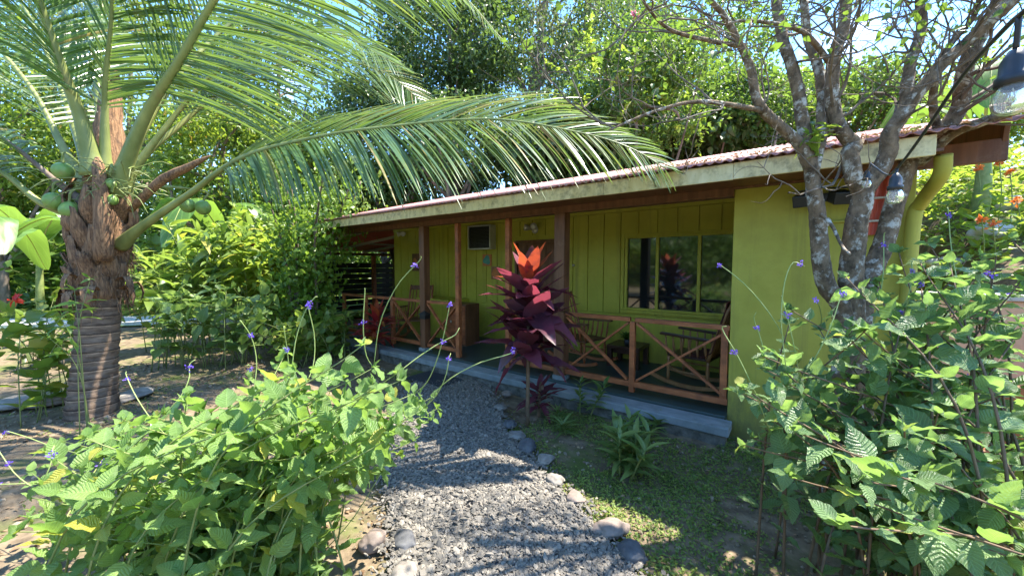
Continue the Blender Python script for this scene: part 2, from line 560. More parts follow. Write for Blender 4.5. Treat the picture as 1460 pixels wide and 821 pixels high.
M['zebra_leaf'] = leaf_mat('veined_leaf', (0.09, 0.17, 0.04), (0.19, 0.27, 0.085), (0.42, 0.6, 0.1), 0.4, 0.36, vein=0.3)
M['banana_leaf'] = leaf_mat('banana_leaf', (0.06, 0.14, 0.025), (0.11, 0.20, 0.035), (0.34, 0.56, 0.06), 0.42, 0.38, vein=0.1)
M['tree_dark'] = leaf_mat('dark_tree_leaf', (0.028, 0.058, 0.018), (0.07, 0.115, 0.03), (0.24, 0.38, 0.06), 0.36, 0.40)
M['tree_mid'] = leaf_mat('mid_tree_leaf', (0.04, 0.09, 0.018), (0.10, 0.165, 0.03), (0.32, 0.50, 0.05), 0.4, 0.42)
M['tree_light'] = leaf_mat('light_tree_leaf', (0.075, 0.14, 0.02), (0.165, 0.23, 0.035), (0.5, 0.66, 0.06), 0.45, 0.45, odd=(0.30, 0.20, 0.03))
M['tree_grey'] = leaf_mat('grey_tree_leaf', (0.06, 0.09, 0.035), (0.15, 0.18, 0.075), (0.40, 0.5, 0.12), 0.35, 0.38)
M['cordy'] = leaf_mat('purple_leaf', (0.06, 0.026, 0.04), (0.19, 0.06, 0.085), (0.55, 0.08, 0.13), 0.27, 0.25, spec=1.0, blotch=(0.16, 0.035, 0.06), bscale=7, blo=0.5, bhi=0.75)
M['cordy_hot'] = leaf_mat('orange_red_leaf', (0.30, 0.035, 0.03), (0.48, 0.12, 0.03), (0.75, 0.14, 0.05), 0.36, 0.3, blotch=(0.09, 0.02, 0.035), bscale=9, blo=0.46, bhi=0.62)
M['cordy_pink'] = leaf_mat('pink_red_leaf', (0.22, 0.02, 0.03), (0.42, 0.10, 0.10), (0.9, 0.10, 0.06), 0.45, 0.32, odd=(0.55, 0.42, 0.05))
M['dracaena'] = leaf_mat('strap_leaf', (0.09, 0.16, 0.035), (0.18, 0.24, 0.07), (0.3, 0.42, 0.08), 0.3, 0.35)
M['cover'] = leaf_mat('ground_cover_leaf', (0.09, 0.16, 0.03), (0.22, 0.27, 0.05), (0.3, 0.38, 0.05), 0.3, 0.6)
M['crumb'] = leaf_mat('soil_clods', (0.12, 0.09, 0.06), (0.30, 0.24, 0.17), (0.1, 0.08, 0.06), 0.0, 0.9, spec=0.2)
M['litter'] = leaf_mat('dry_leaf', (0.16, 0.09, 0.045), (0.32, 0.22, 0.12), (0.4, 0.25, 0.1), 0.15, 0.7)
M['dry_frond'] = leaf_mat('dry_palm_leaf', (0.20, 0.12, 0.06), (0.34, 0.22, 0.12), (0.4, 0.25, 0.1), 0.2, 0.7)




def grime(m, top, col, amount=0.7):
    """mud splash and damp stains with a ragged upper edge, worn into the foot of a wall"""
    nt = m.node_tree
    N, L = nt.nodes, nt.links
    t = N.new('ShaderNodeTexCoord')
    sp = N.new('ShaderNodeSeparateXYZ')
    L.new(t.outputs['Object'], sp.inputs[0])
    nz = N.new('ShaderNodeTexNoise')
    nz.inputs['Scale'].default_value = 5
    nz.inputs['Detail'].default_value = 9
    nz.inputs['Roughness'].default_value = 0.75
    mp = N.new('ShaderNodeMapping')
    mp.inputs['Scale'].default_value = (1.6, 1.6, 0.5)
    L.new(t.outputs['Object'], mp.inputs[0])
    L.new(mp.outputs[0], nz.inputs['Vector'])
    mr = N.new('ShaderNodeMapRange')
    mr.inputs['From Min'].default_value = 0.0
    mr.inputs['From Max'].default_value = top
    mr.inputs['To Min'].default_value = 0.34
    mr.inputs['To Max'].default_value = -0.16
    L.new(sp.outputs['Z'], mr.inputs['Value'])
    ad = N.new('ShaderNodeMath')
    L.new(nz.outputs['Fac'], ad.inputs[0])
    L.new(mr.outputs[0], ad.inputs[1])
    rp = N.new('ShaderNodeValToRGB')
    rp.color_ramp.elements[0].position = 0.5
    rp.color_ramp.elements[1].position = 0.78
    rp.color_ramp.elements[1].color = (amount, amount, amount, 1)
    L.new(ad.outputs[0], rp.inputs['Fac'])
    x = N.new('ShaderNodeMix')
    x.data_type = 'RGBA'
    b = N['Principled BSDF']
    m2 = N.new('ShaderNodeMapping')
    m2.inputs['Scale'].default_value = (7, 7, 0.35)
    L.new(t.outputs['Object'], m2.inputs[0])
    n2 = N.new('ShaderNodeTexNoise')
    n2.inputs['Scale'].default_value = 1.0
    n2.inputs['Detail'].default_value = 8
    n2.inputs['Roughness'].default_value = 0.7
    L.new(m2.outputs[0], n2.inputs['Vector'])
    r2 = N.new('ShaderNodeValToRGB')
    r2.color_ramp.elements[0].position, r2.color_ramp.elements[1].position = 0.52, 0.78
    r2.color_ramp.elements[1].color = (0.6, 0.6, 0.6, 1)
    L.new(n2.outputs['Fac'], r2.inputs['Fac'])
    am = N.new('ShaderNodeMath')
    am.operation = 'MAXIMUM'
    L.new(r2.outputs['Color'], am.inputs[1])
    L.new(rp.outputs['Color'], am.inputs[0])
    L.new(am.outputs[0], x.inputs[0])
    L.new(b.inputs['Base Color'].links[0].from_socket, x.inputs[6])
    x.inputs[7].default_value = c4(col)
    L.new(x.outputs[2], b.inputs['Base Color'])


grime(M['wall'], 1.0, (0.13, 0.12, 0.03), 0.5)
grime(M['wallr'], 0.9, (0.13, 0.115, 0.045), 0.75)
grime(M['peach'], 0.8, (0.2, 0.13, 0.08), 0.7)


def glass_mat(name, tint, rough=0.02):
    m, nt, N, L, b = nodes_of(name)
    b.inputs['Base Color'].default_value = c4(tint)
    b.inputs['Roughness'].default_value = rough
    b.inputs['Specular IOR Level'].default_value = 1.0
    b.inputs['IOR'].default_value = 1.65
    return m


M['pane'] = glass_mat('tinted_window_glass', (0.014, 0.018, 0.02), 0.05)
m_, nt_, N_, L_, b_ = nodes_of('bulb_glass')
b_.inputs['Base Color'].default_value = (0.95, 0.95, 0.93, 1)
b_.inputs['Roughness'].default_value = 0.12
b_.inputs['Transmission Weight'].default_value = 0.85
b_.inputs['IOR'].default_value = 1.2
M['bulb'] = m_

# gravel: every stone its own grey
m_, nt_, N_, L_, b_ = nodes_of('gravel_stones')
g_ = N_.new('ShaderNodeNewGeometry')
r_ = N_.new('ShaderNodeValToRGB')
r_.color_ramp.elements[0].color = (0.085, 0.078, 0.068, 1)
r_.color_ramp.elements[1].color = (0.24, 0.21, 0.172, 1)
e_ = r_.color_ramp.elements.new(0.5)
e_.color = (0.145, 0.128, 0.106, 1)
L_.new(g_.outputs['Random Per Island'], r_.inputs['Fac'])
L_.new(r_.outputs['Color'], b_.inputs['Base Color'])
b_.inputs['Roughness'].default_value = 0.8
M['gravel'] = m_


# ------------------------------------------------------------------ the setting: ground, lawn, paths, gravel
def hill(x, y):
    """gentle garden ground, rising into a bank on the far right"""
    x, y = np.asarray(x, float), np.asarray(y, float)
    a, b = np.clip((x - 0.85) / 1.5, 0, 1), np.clip((y - 4.6) / 9.0, 0, 1)
    return 3.9 * a * a * (3 - 2 * a) * b * (1.35 - 0.35 * b)


def axis(lo, hi, a, b, near, far):
    """fine between a and b, coarse outside"""
    return np.unique(np.concatenate([np.arange(lo, a, far), np.arange(a, b, near), np.arange(b, hi + far, far)]))


gx = axis(-240, 240, -14, 14, 0.16, 8)
gy = axis(-240, 240, -4, 16, 0.16, 8)
GX, GY = np.meshgrid(gx, gy, indexing='ij')
GZ = hill(GX, GY)
near = (np.abs(GX) < 14) & (GY > -4) & (GY < 16)
for i, j in zip(*np.nonzero(near)):
    p = Vector((GX[i, j], GY[i, j], 0))
    GZ[i, j] += 0.035 * noise.noise(p * 0.9) + 0.018 * noise.noise(p * 3.1) - 0.03
GZ[~near] -= 0.03
nx, ny = GX.shape
I, J = np.meshgrid(np.arange(nx - 1), np.arange(ny - 1), indexing='ij')
I, J = I.ravel(), J.ravel()
o = mesh('ground', np.stack([GX, GY, GZ], -1).reshape(-1, 3),
         [np.stack([I * ny + J, (I + 1) * ny + J, (I + 1) * ny + J + 1, I * ny + J + 1], 1)], M['ground'], smooth=True)
o['kind'] = 'structure'


def inside(P, poly):
    x, y = P[:, 0], P[:, 1]
    ins = np.zeros(len(P), bool)
    j = len(poly) - 1
    for i in range(len(poly)):
        xi, yi, xj, yj = *poly[i], *poly[j]
        ins ^= ((yi > y) != (yj > y)) & (x < (xj - xi) * (y - yi) / (yj - yi + 1e-12) + xi)
        j = i
    return ins


def sheet(name, poly, z, m, kind='structure'):
    bm = bmesh.new()
    vs = [bm.verts.new((x, y, z)) for x, y in poly]
    bm.faces.new(vs)
    bmesh.ops.triangulate(bm, faces=bm.faces[:])
    me = bpy.data.meshes.new(name)
    bm.to_mesh(me)
    bm.free()
    me.materials.append(m)
    o = bpy.data.objects.new(name, me)
    COL.objects.link(o)
    o['kind'] = kind
    return o


lawn_poly = [tuple(on_z(x, y)[:2]) for x, y in ((-500, 478), (-100, 474), (250, 463), (520, 452), (620, 430), (560, 410), (300, 402), (0, 402), (-500, 404))]
sheet('lawn', lawn_poly, 0.012, M['lawn'])
pa = [on_z(x, y) for x, y in ((-300, 473), (0, 469), (200, 464), (470, 456))]
pb = [on_z(x, y) for x, y in ((470, 449), (200, 455), (0, 459), (-300, 462))]
poly = [tuple(p[:2]) for p in pa + pb]
b = MB()
n = len(poly)
b.add([(x, y, 0.0) for x, y in poly] + [(x, y, 0.10) for x, y in poly],
      [(i, (i + 1) % n, n + (i + 1) % n, n + i) for i in range(n)] + [(n + i, n + i + 1, n + n - 2 - i, n + n - 1 - i) for i in range(n // 2 - 1)])
o = b.build('path', M['concrete'])
o['kind'] = 'structure'

path_px = [(585, 548), (560, 600), (548, 680), (560, 760), (548, 900), (520, 1300), (1150, 1300), (960, 880), (880, 790), (812, 715), (765, 668),
           (722, 615), (700, 570), (690, 538)]
path_poly = [tuple(on_z(x, y)[:2]) for x, y in path_px]
sheet('gravel_path', path_poly, 0.012, M['gravel_bed'])


def ico(sub):
    bm = bmesh.new()
    bmesh.ops.create_icosphere(bm, subdivisions=sub, radius=1)
    bm.verts.ensure_lookup_table()
    V = np.array([v.co[:] for v in bm.verts])
    F = np.array([[v.index for v in f.verts] for f in bm.faces])
    bm.free()
    return V, F


IV, IF = ico(1)
PP = np.array(path_poly)
lo, hi = PP.min(0), PP.max(0)
pts = rng.uniform(lo - 0.15, hi + 0.15, (150000, 2))
dist_ok = inside(pts + rng.normal(0, 0.07, pts.shape), path_poly)
pts = pts[dist_ok]
d_ = pts @ FWD[:2]
pts = pts[(d_ > 0.7)]
n = len(pts)
sz = rng.gamma(5, 0.00135, n) + 0.003
A = rng.uniform(0, 2 * np.pi, n)
shape = rng.uniform(0.6, 1.4, (n, 3)) * np.array([1.25, 1.0, 0.5])
loc = IV[None] * (1 + rng.normal(0, 0.17, (n, len(IV), 1))) * shape[:, None] * sz[:, None, None]
ca, sa = np.cos(A)[:, None], np.sin(A)[:, None]
VV = np.stack([loc[..., 0] * ca - loc[..., 1] * sa, loc[..., 0] * sa + loc[..., 1] * ca, loc[..., 2]], -1)
tilt = rng.normal(0, 0.35, (n, 1, 2))
VV[..., 2] += VV[..., 0] * tilt[..., 0] + VV[..., 1] * tilt[..., 1]
VV += np.concatenate([pts, (0.014 + sz * 0.35 + rng.uniform(0, 0.008, n))[:, None]], 1)[:, None]
o = mesh('gravel', VV.reshape(-1, 3), [(IF[None] + (np.arange(n) * len(IV))[:, None, None]).reshape(-1, 3)], M['gravel'])
o['kind'] = 'stuff'
o['label'] = 'grey crushed stone chips covering the garden path'


def cover(name, label, poly, n, m, size, tpl=L_SMALL, hmax=0.03, up=1.0, avoid=None, patch=0.0, keep=None):
    P = np.array(poly)
    q = rng.uniform(P.min(0), P.max(0), (n, 2))
    q = q[inside(q, poly)]
    if avoid is not None:
        q = q[~inside(q, avoid)]
    if patch:
        f = np.array([noise.noise(Vector((x * 1.3, y * 1.3, 3.3))) + 0.6 * noise.noise(Vector((x * 4, y * 4, 1.3))) for x, y in q])
        q = q[f + rng.normal(0, 0.15, len(q)) > (patch - 1)]
    n = len(q)
    z = np.array([0.035 * noise.noise(Vector((x, y, 0)) * 0.9) + 0.018 * noise.noise(Vector((x, y, 0)) * 3.1) - 0.03 for x, y in q]) + hill(q[:, 0], q[:, 1])
    D = unit(np.concatenate([rng.normal(0, 1, (n, 2)), np.abs(rng.normal(0.3, 0.4, (n, 1))) * up], 1))
    V, Q, UV = scatter(tpl, np.concatenate([q, (z + rng.uniform(0.0, hmax, n))[:, None]], 1), D, rng.normal(0, 0.4, (n, 3)) + [0, 0, 1],
                       rng.uniform(0.6, 1.3, n) * size)
    o = mesh(name, V, [Q], m, uv=UV)
    o['kind'] = 'stuff'
    o['label'] = label
    return o


front_bed = [(-2.75, 3.84), (-2.55, 3.0), (-1.7, 2.3), (-1.1, 1.7), (-0.6, 1.2), (1.2, 0.8), (2.5, 2.0), (2.5, 4.0), (0.8, 4.25), (-0.55, 4.25), (-0.55, 3.84)]
cover('ground_cover', 'low clover-like weeds creeping over the soil between the path stones and the porch', front_bed, 52000, M['cover'], 0.024, hmax=0.03, avoid=path_poly, patch=0.78)
cover('moss', 'short yellow-green moss and grass at the sunny path edge', front_bed, 38000, M['grass'], 0.026, tpl=L_LANCE, hmax=0.012, up=2.0, avoid=path_poly, patch=1.0)
left_bed = [(-3.0, 2.6), (-1.6, 1.4), (-0.9, 0.6), (-2.2, -0.5), (-6, -1.5), (-9, 0.5), (-11, 5), (-8.6, 6), (-7, 3.7), (-4.6, 3.7)]
cover('leaf_litter', 'scattered dry leaves on the bare soil round the palm', left_bed + [], 15000, M['litter'], 0.042, tpl=L_FOLD, hmax=0.012, up=0.3, avoid=path_poly, patch=0.85)
cover('weeds', 'thin green weeds on the soil left of the path', left_bed, 9000, M['grass'], 0.035, tpl=L_LANCE, hmax=0.01, up=2, avoid=path_poly, patch=1.25)
cover('path_litter', 'few dry leaves and bits fallen on the gravel path', path_poly, 420, M['litter'], 0.04, tpl=L_FOLD, hmax=0.05, up=0.2)
cover('path_weeds', 'small weeds sprouting along the gravel', path_poly, 900, M['cover'], 0.02, tpl=L_SMALL, hmax=0.045, patch=1.45)
cover('fallen_leaves', 'dry leaf bits lying on the weeds before the porch', front_bed, 900, M['litter'], 0.035, tpl=L_FOLD, hmax=0.035, up=0.2, avoid=path_poly)
cover('grass', 'sunlit short lawn grass behind the palm', lawn_poly, 26000, M['grass'], 0.10, tpl=L_SMALL, hmax=0.02, up=3)

def crumbs(name, label, poly, n, lo_, hi_, avoid=None):
    P = np.array(poly)
    q = rng.uniform(P.min(0), P.max(0), (n, 2))
    q = q[inside(q, poly)]
    if avoid is not None:
        q = q[~inside(q, avoid)]
    n = len(q)
    z = np.array([0.035 * noise.noise(Vector((x, y, 0)) * 0.9) + 0.018 * noise.noise(Vector((x, y, 0)) * 3.1) - 0.03 for x, y in q])
    r = lo_ + (hi_ - lo_) * rng.random(n) ** 4
    V = IV[None] * (1 + rng.normal(0, 0.2, (n, len(IV), 1))) * r[:, None, None] * rng.uniform(.6, 1.3, (n, 1, 3)) + np.column_stack([q, z + r * 0.3])[:, None]
    o = mesh(name, V.reshape(-1, 3), [(IF[None] + (np.arange(n) * len(IV))[:, None, None]).reshape(-1, 3)], M['crumb'])
    o['kind'] = 'stuff'
    o['label'] = label


crumbs('soil_crumbs', 'small clods and pebbles on the bare soil left of the path', left_bed, 9000, 0.004, 0.028, path_poly)
crumbs('pebbles', 'small pebbles among the weeds before the porch', front_bed, 3500, 0.004, 0.02, path_poly)
cover('soil_weeds', 'scattered small weed tufts on the bare soil by the palm', left_bed, 5000, M['cover'], 0.035, hmax=0.03, avoid=path_poly, patch=1.2)

# ------------------------------------------------------------------ the bungalow
YF, YB, YE = 4.3, 5.9, 3.70        # front plane, porch back wall, eave line
XL, XC, XR = -8.27, -0.52, 0.72      # left corner, porch/room corner, right corner
house = thing('bungalow', 'lime green timber bungalow with a red metal roof and a railed front porch', 'house', (-3.5, YB, 0))

b = MB()
b.box(XL + 0.1, XC, YF - 0.10, YB, 0.0, 0.20)
b.build('porch_floor', M['floor'], house, bevel=0.008)
b = MB()
b.box(XL + 0.1, XC + 0.06, 3.95, YF - 0.103, 0.088, 0.175)
b.build('porch_step', M['slab'], house, bevel=0.012)
b = MB()
# rough stained foundation set back under the step
xs = np.linspace(XL + 0.12, XC + 0.03, 220)
zs = np.linspace(-0.08, 0.085, 7)
V = [(x, 3.975 + 0.02 * noise.noise(Vector((x * 5, z * 9, 0))) + 0.012 * noise.noise(Vector((x * 17, z * 25, 3))), z) for x in xs for z in zs]
Q = [(i * 7 + k, (i + 1) * 7 + k, (i + 1) * 7 + k + 1, i * 7 + k + 1) for i in range(219) for k in range(6)]
nb = len(V)
V += [(XL + 0.12, 4.1, -0.08), (XC + 0.03, 4.1, -0.08), (XC + 0.03, 4.1, 0.085), (XL + 0.12, 4.1, 0.085)]
Q += [(219 * 7, nb + 1, nb + 2, 219 * 7 + 6)]
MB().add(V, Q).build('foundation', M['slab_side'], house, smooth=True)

# window and door openings in the porch back wall
WX0, WX1, WZ0, WZ1 = -2.21, -0.56, 1.00, 2.16
DX0, DX1, DZ1 = -4.40, -3.42, 2.18
b = MB()
b.box(XL, DX0, YB, YB + 0.14, 0.0, 2.75)
b.box(DX0, DX1, YB, YB + 0.14, DZ1, 2.75)
b.box(DX1, WX0, YB, YB + 0.14, 0.0, 2.75)
b.box(WX0, WX1, YB, YB + 0.14, 0.0, WZ0)
b.box(WX0, WX1, YB, YB + 0.14, WZ1, 2.75)
b.box(WX1, XC + 0.15, YB, YB + 0.14, 0.0, 2.75)
wallb = b
b = MB()
b.box(XC, XR, YF, YF + 0.15, -0.05, 2.52)
b.box(XC, XC + 0.15, YF + 0.151, YB - 0.001, -0.05, 2.52)
b.box(XR - 0.15, XR, YF + 0.151, 11.8, -0.05, 2.52)
b.box(XL, XR - 0.151, 11.65, 11.8, -0.05, 2.52)
b.box(XL, XL + 0.15, YB + 0.141, 11.649, -0.05, 2.75)
b.build('room_wall', M['wallr'], house, bevel=0.006)
# battens (board-and-batten cladding of the porch wall)
b = wallb
x = XL + 0.02
ks = []
while x < XC - 0.05:
    ks.append(x)
    x += 0.285
for x in ks:
    x1 = min(x + 0.270, XC - 0.004)
    cuts = [(x, x1, 0.93, 2.54)]
    for ox0, ox1, oz0, oz1 in ((DX0 - 0.08, DX1 + 0.08, 0.0, DZ1 + 0.08), (WX0 - 0.035, XC, WZ0 - 0.05, WZ1 + 0.035)):
        new = []
        for a0, a1, c0_, c1_ in cuts:
            if a1 <= ox0 or a0 >= ox1:
                new.append((a0, a1, c0_, c1_))
                continue
            if a0 < ox0 - 0.01:
                new.append((a0, ox0, c0_, c1_))
            if a1 > ox1 + 0.01:
                new.append((ox1, a1, c0_, c1_))
            m0, m1 = max(a0, ox0), min(a1, ox1)
            if oz0 > c0_ + 0.01:
                new.append((m0, m1, c0_, oz0))
            if oz1 < c1_ - 0.01:
                new.append((m0, m1, oz1, c1_))
        cuts = new
    for a0, a1, c0_, c1_ in cuts:
        b.box(a0, a1, YB - 0.022, YB - 0.001, c0_, c1_)
b.build('porch_wall', M['wall'], house)
b = MB()
b.box(XL, XC - 0.002, YB - 0.03, YB - 0.001, 2.552, 2.72)
b.box(XL, DX0 - 0.08, YB - 0.03, YB - 0.001, 0.87, 0.922)
b.box(DX1 + 0.08, XC - 0.002, YB - 0.03, YB - 0.001, 0.87, 0.922)
b.build('trim_board', M['wall'], house, bevel=0.004)
b = MB()
b.box(-6.75, -5.62, 5.25, YB - 0.022, 0.201, 1.0)
b.build('half_wall', M['wall'], house, bevel=0.008)

# door
dr = MB().box(DX0 + 0.05, DX1 - 0.05, YB + 0.03, YB + 0.07, 0.205, DZ1 - 0.05).build('door', M['brown'], house, bevel=0.004)
f = MB()
f.box(DX0, DX0 + 0.05, YB - 0.02, YB + 0.12, 0.203, DZ1)
f.box(DX1 - 0.05, DX1, YB - 0.02, YB + 0.12, 0.203, DZ1)
f.box(DX0 + 0.05, DX1 - 0.05, YB - 0.02, YB + 0.12, DZ1 - 0.05, DZ1)
f.build('door_frame', M['brown'], dr)
g = MB()
for k in range(4):
    x0 = DX0 + 0.08 + k * 0.21
    g.box(x0, x0 + 0.19, YB + 0.018, YB + 0.0295, 0.26, DZ1 - 0.1)
g.build('door_plank', M['brown'], dr, bevel=0.003)
MB().lathe((DX1 - 0.13, YB + 0.017, 1.15), [(0.001, 0.06), (0.025, 0.055), (0.03, 0.04), (0.012, 0.02), (0.012, 0)][::-1], 12, (0, -1, 0)).build('handle', M['metal'], dr, smooth=True)

# window: three sliding lights
win = MB()
fw = 0.035
win.box(WX0, WX1, YB - 0.03, YB + 0.05, WZ0, WZ0 + fw)
win.box(WX0, WX1, YB - 0.03, YB + 0.05, WZ1 - fw, WZ1)
mull = [-1.70, -1.12]
for x in [WX0 + 0.03] + mull + [WX1 - 0.03]:
    win.box(x - 0.022, x + 0.022, YB - 0.028, YB + 0.048, WZ0 + fw + 0.001, WZ1 - fw - 0.001)
win = win.build('window', M['wall'], house, bevel=0.004)
edges = [WX0 + 0.052] + mull + [WX1 - 0.052]
for i in range(3):
    x0, x1 = edges[i] + (0.023 if i else 0.0), edges[i + 1] - (0.023 if i < 2 else 0.0)
    tl = rng.normal(0, 0.004, 2)
    yq = YB + 0.01
    V = [(x0, yq + tl[0], WZ0 + fw), (x1, yq - tl[0], WZ0 + fw), (x1, yq - tl[0] + tl[1], WZ1 - fw), (x0, yq + tl[0] + tl[1], WZ1 - fw)]
    V += [(a, c + 0.006, d) for a, c, d in V]
    MB().add(V, [(0, 1, 2, 3), (7, 6, 5, 4), (0, 4, 5, 1), (1, 5, 6, 2), (2, 6, 7, 3), (3, 7, 4, 0)]).build('pane', M['pane'], win)
MB().box(WX0 - 0.05, XC - 0.004, YB - 0.06, YB - 0.031, WZ0 - 0.045, WZ0 - 0.002).build('sill', M['wall'], win, bevel=0.004)
fr = MB()
fr.box(WX0 - 0.033, WX0 - 0.001, YB - 0.034, YB - 0.001, WZ0, WZ1 + 0.033)
fr.box(WX0, XC - 0.004, YB - 0.034, YB - 0.001, WZ1 + 0.001, WZ1 + 0.033)
fr.build('architrave', M['wall'], win, bevel=0.003)

# eave: beam, soffit, fascia, roof
b = MB()
b.box(XL - 0.3, XC - 0.002, YF - 0.05, YF + 0.09, 2.375, 2.52)
b.box(XC - 0.002, 1.15, YF - 0.052, YF - 0.002, 2.44, 2.60)
b.build('beam', M['brown'], house, bevel=0.006)
b = MB()
b.box(XL - 0.3, 0.74, YE + 0.031, YF - 0.055, 2.455, 2.475)
b.build('soffit', M['brown'], house)
MB().box(XL - 0.3, XC - 0.003, YF + 0.091, YB - 0.032, 2.721, 2.74).build('ceiling', M['pale_wood'], house)
b = MB()
xs = np.linspace(XL - 0.33, 0.70, 9)
for i in range(8):
    b.box(xs[i] + 0.001, xs[i + 1] - 0.001, YE, YE + 0.03, 2.425 + 0.003 * (i % 2), 2.565)
b.build('fascia', M['fascia'], house, bevel=0.004)
b = MB()
b.bar((1.13, YF - 0.06, 2.60), (1.13, 7.8, 3.58), 0.03, 0.19)
b.build('barge_board', M['brown'], house, bevel=0.004)

RX0, RX1, RYR, SL = XL - 0.36, 1.17, 7.8, 0.272
nw = int((RX1 - RX0) / 0.0095)
xs = np.linspace(RX0, RX1, nw)
wave = 0.0085 * np.cos((xs - RX0) * 2 * np.pi / 0.078)


def roof_z(y):
    return 2.575 + SL * (y - YE + 0.05) if y <= RYR else 2.575 + SL * (RYR - YE + 0.05) - SL * (y - RYR)


rows = [YE - 0.05, 5.0, 6.4, RYR, 9.8, 12.1]
V = []
for off in (0.0, -0.004):
    for y in rows:
        edge = 0.006 * np.sin(xs * 2.1) if y == rows[0] else 0
        V.append(np.stack([xs, np.full(nw, y) + edge + 0.004 * (off != 0), roof_z(y) + wave + off], 1))
V = np.concatenate(V)
Q = []
nr = len(rows)
for s in range(2):
    for r in range(nr - 1):
        a = (s * nr + r) * nw + np.arange(nw - 1)
        q = np.stack([a, a + 1, a + nw + 1, a + nw], 1)
        Q.append(q if s == 0 else q[:, ::-1])
a = np.arange(nw - 1)
Q.append(np.stack([a, nr * nw + a, nr * nw + a + 1, a + 1], 1))
roof = mesh('roof', V, [np.concatenate(Q)], M['roof'], house, smooth=True)
# fallen leaves lying on the roof are the tree's, a lifted edge strip near the right
q = np.stack([rng.uniform(-1.6, 1.0, 500), rng.uniform(YE - 0.03, 5.0, 500)], 1)
z = np.array([roof_z(y) for y in q[:, 1]]) + 0.014
V, Qd, UV = scatter(L_FOLD, np.column_stack([q, z]), np.column_stack([rng.normal(0, 1, (500, 2)), rng.normal(0, .15, 500)]), np.tile([0, -.2, 1.0], (500, 1)), rng.uniform(0.03, 0.08, 500))
o = mesh('roof_litter', V, [Qd], M['litter'], uv=UV)
o['kind'] = 'stuff'
o['label'] = 'dry fallen leaves caught on the red metal roof edge'

# posts
for x, w, key in ((-5.2, 0.13, 'brown'), (-4.37, 0.075, 'red_wood'), (-3.34, 0.075, 'red_wood'), (-2.46, 0.15, 'brown')):
    MB().box(x - w / 2, x + w / 2, YF - w / 2 + 0.02, YF + w / 2 + 0.02, 0.201 if w < 0.1 else 0.26, 2.374).build('post', M[key], house, bevel=0.006)
for x in (-5.2, -2.46):
    MB().box(x - 0.085, x + 0.085, YF - 0.065, YF + 0.105, 0.2, 0.259).build('post_base', M['slab'], house, bevel=0.006)
MB().box(-6.14 - 0.035, -6.14 + 0.035, YF - 0.015, YF + 0.055, 0.201, 1.12).build('baluster', M['red_wood'], house, bevel=0.006)
# railings with crossed braces, each a part with its rails and braces
for x0, x1, full in ((-1.507 + 0.031, -0.522, 1), (-2.385, -1.507 - 0.031, 1), (-3.30, -2.537, 1), (-5.123, -4.41, 1), (-6.103, -5.277, 1), (-7.95, -6.177, 0)):
    yc = YF + 0.02
    rl = MB().box(x0, x1, yc - 0.032, yc + 0.032, 1.05, 1.098).build('railing', M['red_wood'], house, bevel=0.004)
    MB().box(x0, x1, yc - 0.03, yc + 0.03, 0.285, 0.345).build('bottom_rail', M['red_wood'], rl, bevel=0.004)
    if full:
        MB().bar((x0 + 0.02, yc + 0.014, 0.362), (x1 - 0.02, yc + 0.014, 1.035), 0.024, 0.055, (0, 1, 0)).build('brace', M['red_wood'], rl, bevel=0.003)
        MB().bar((x0 + 0.02, yc - 0.013, 1.035), (x1 - 0.02, yc - 0.013, 0.362), 0.024, 0.055, (0, 1, 0)).build('brace', M['red_wood'], rl, bevel=0.003)
    else:
        for x in (-7.9, -7.05):
            MB().box(x - 0.03, x + 0.03, yc - 0.028, yc + 0.028, 0.345, 1.05).build('baluster', M['red_wood'], rl)
MB().box(-1.507 - 0.03, -1.507 + 0.03, YF - 0.01, YF + 0.05, 0.22, 1.048).build('baluster', M['red_wood'], house, bevel=0.004)
MB().box(-0.595, -0.532, YF - 0.01, YF + 0.05, 0.345, 1.048).build('baluster', M['red_wood'], house, bevel=0.004)
# green drain pipe at the right corner, conduit on the wall
P = spline([(0.76, YE + 0.14, 2.45), (0.765, YE + 0.2, 2.32), (0.73, YF - 0.14, 2.18), (0.70, YF - 0.075, 2.0), (0.695, YF - 0.07, 1.0), (0.695, YF - 0.07, -0.03)], 34)
MB().tube(P, 0.045, 16).build('drain_pipe', M['wallr'], house, smooth=True)
for z in (0.55, 1.75):
    b = MB()
    b.box(0.645, 0.745, YF - 0.012, YF - 0.001, z - 0.012, z + 0.012)
    b.lathe((0.695, YF - 0.07, z - 0.015), [(0.0465, 0), (0.0485, 0.002), (0.0485, 0.028), (0.0465, 0.03)], 16)
    b.build('pipe_bracket', M['wallr'], house)
c0 = on_y(1176, 317, YF)
P = spline([(c0[0], YF - 0.012, c0[2]), (c0[0] + 0.18, YF - 0.012, c0[2]), (c0[0] + 0.25, YF - 0.012, c0[2] + 0.03), (c0[0] + 0.27, YF - 0.012, 2.4)], 16)
MB().tube(P, 0.012, 8).build('conduit', M['wallr'], house, smooth=True)
MB().lathe((c0[0], YF - 0.001, c0[2]), [(0.045, 0), (0.045, 0.02), (0.03, 0.035), (0.001, 0.038)], 16, (0, -1, 0)).build('junction_box', M['white'], house, smooth=True)

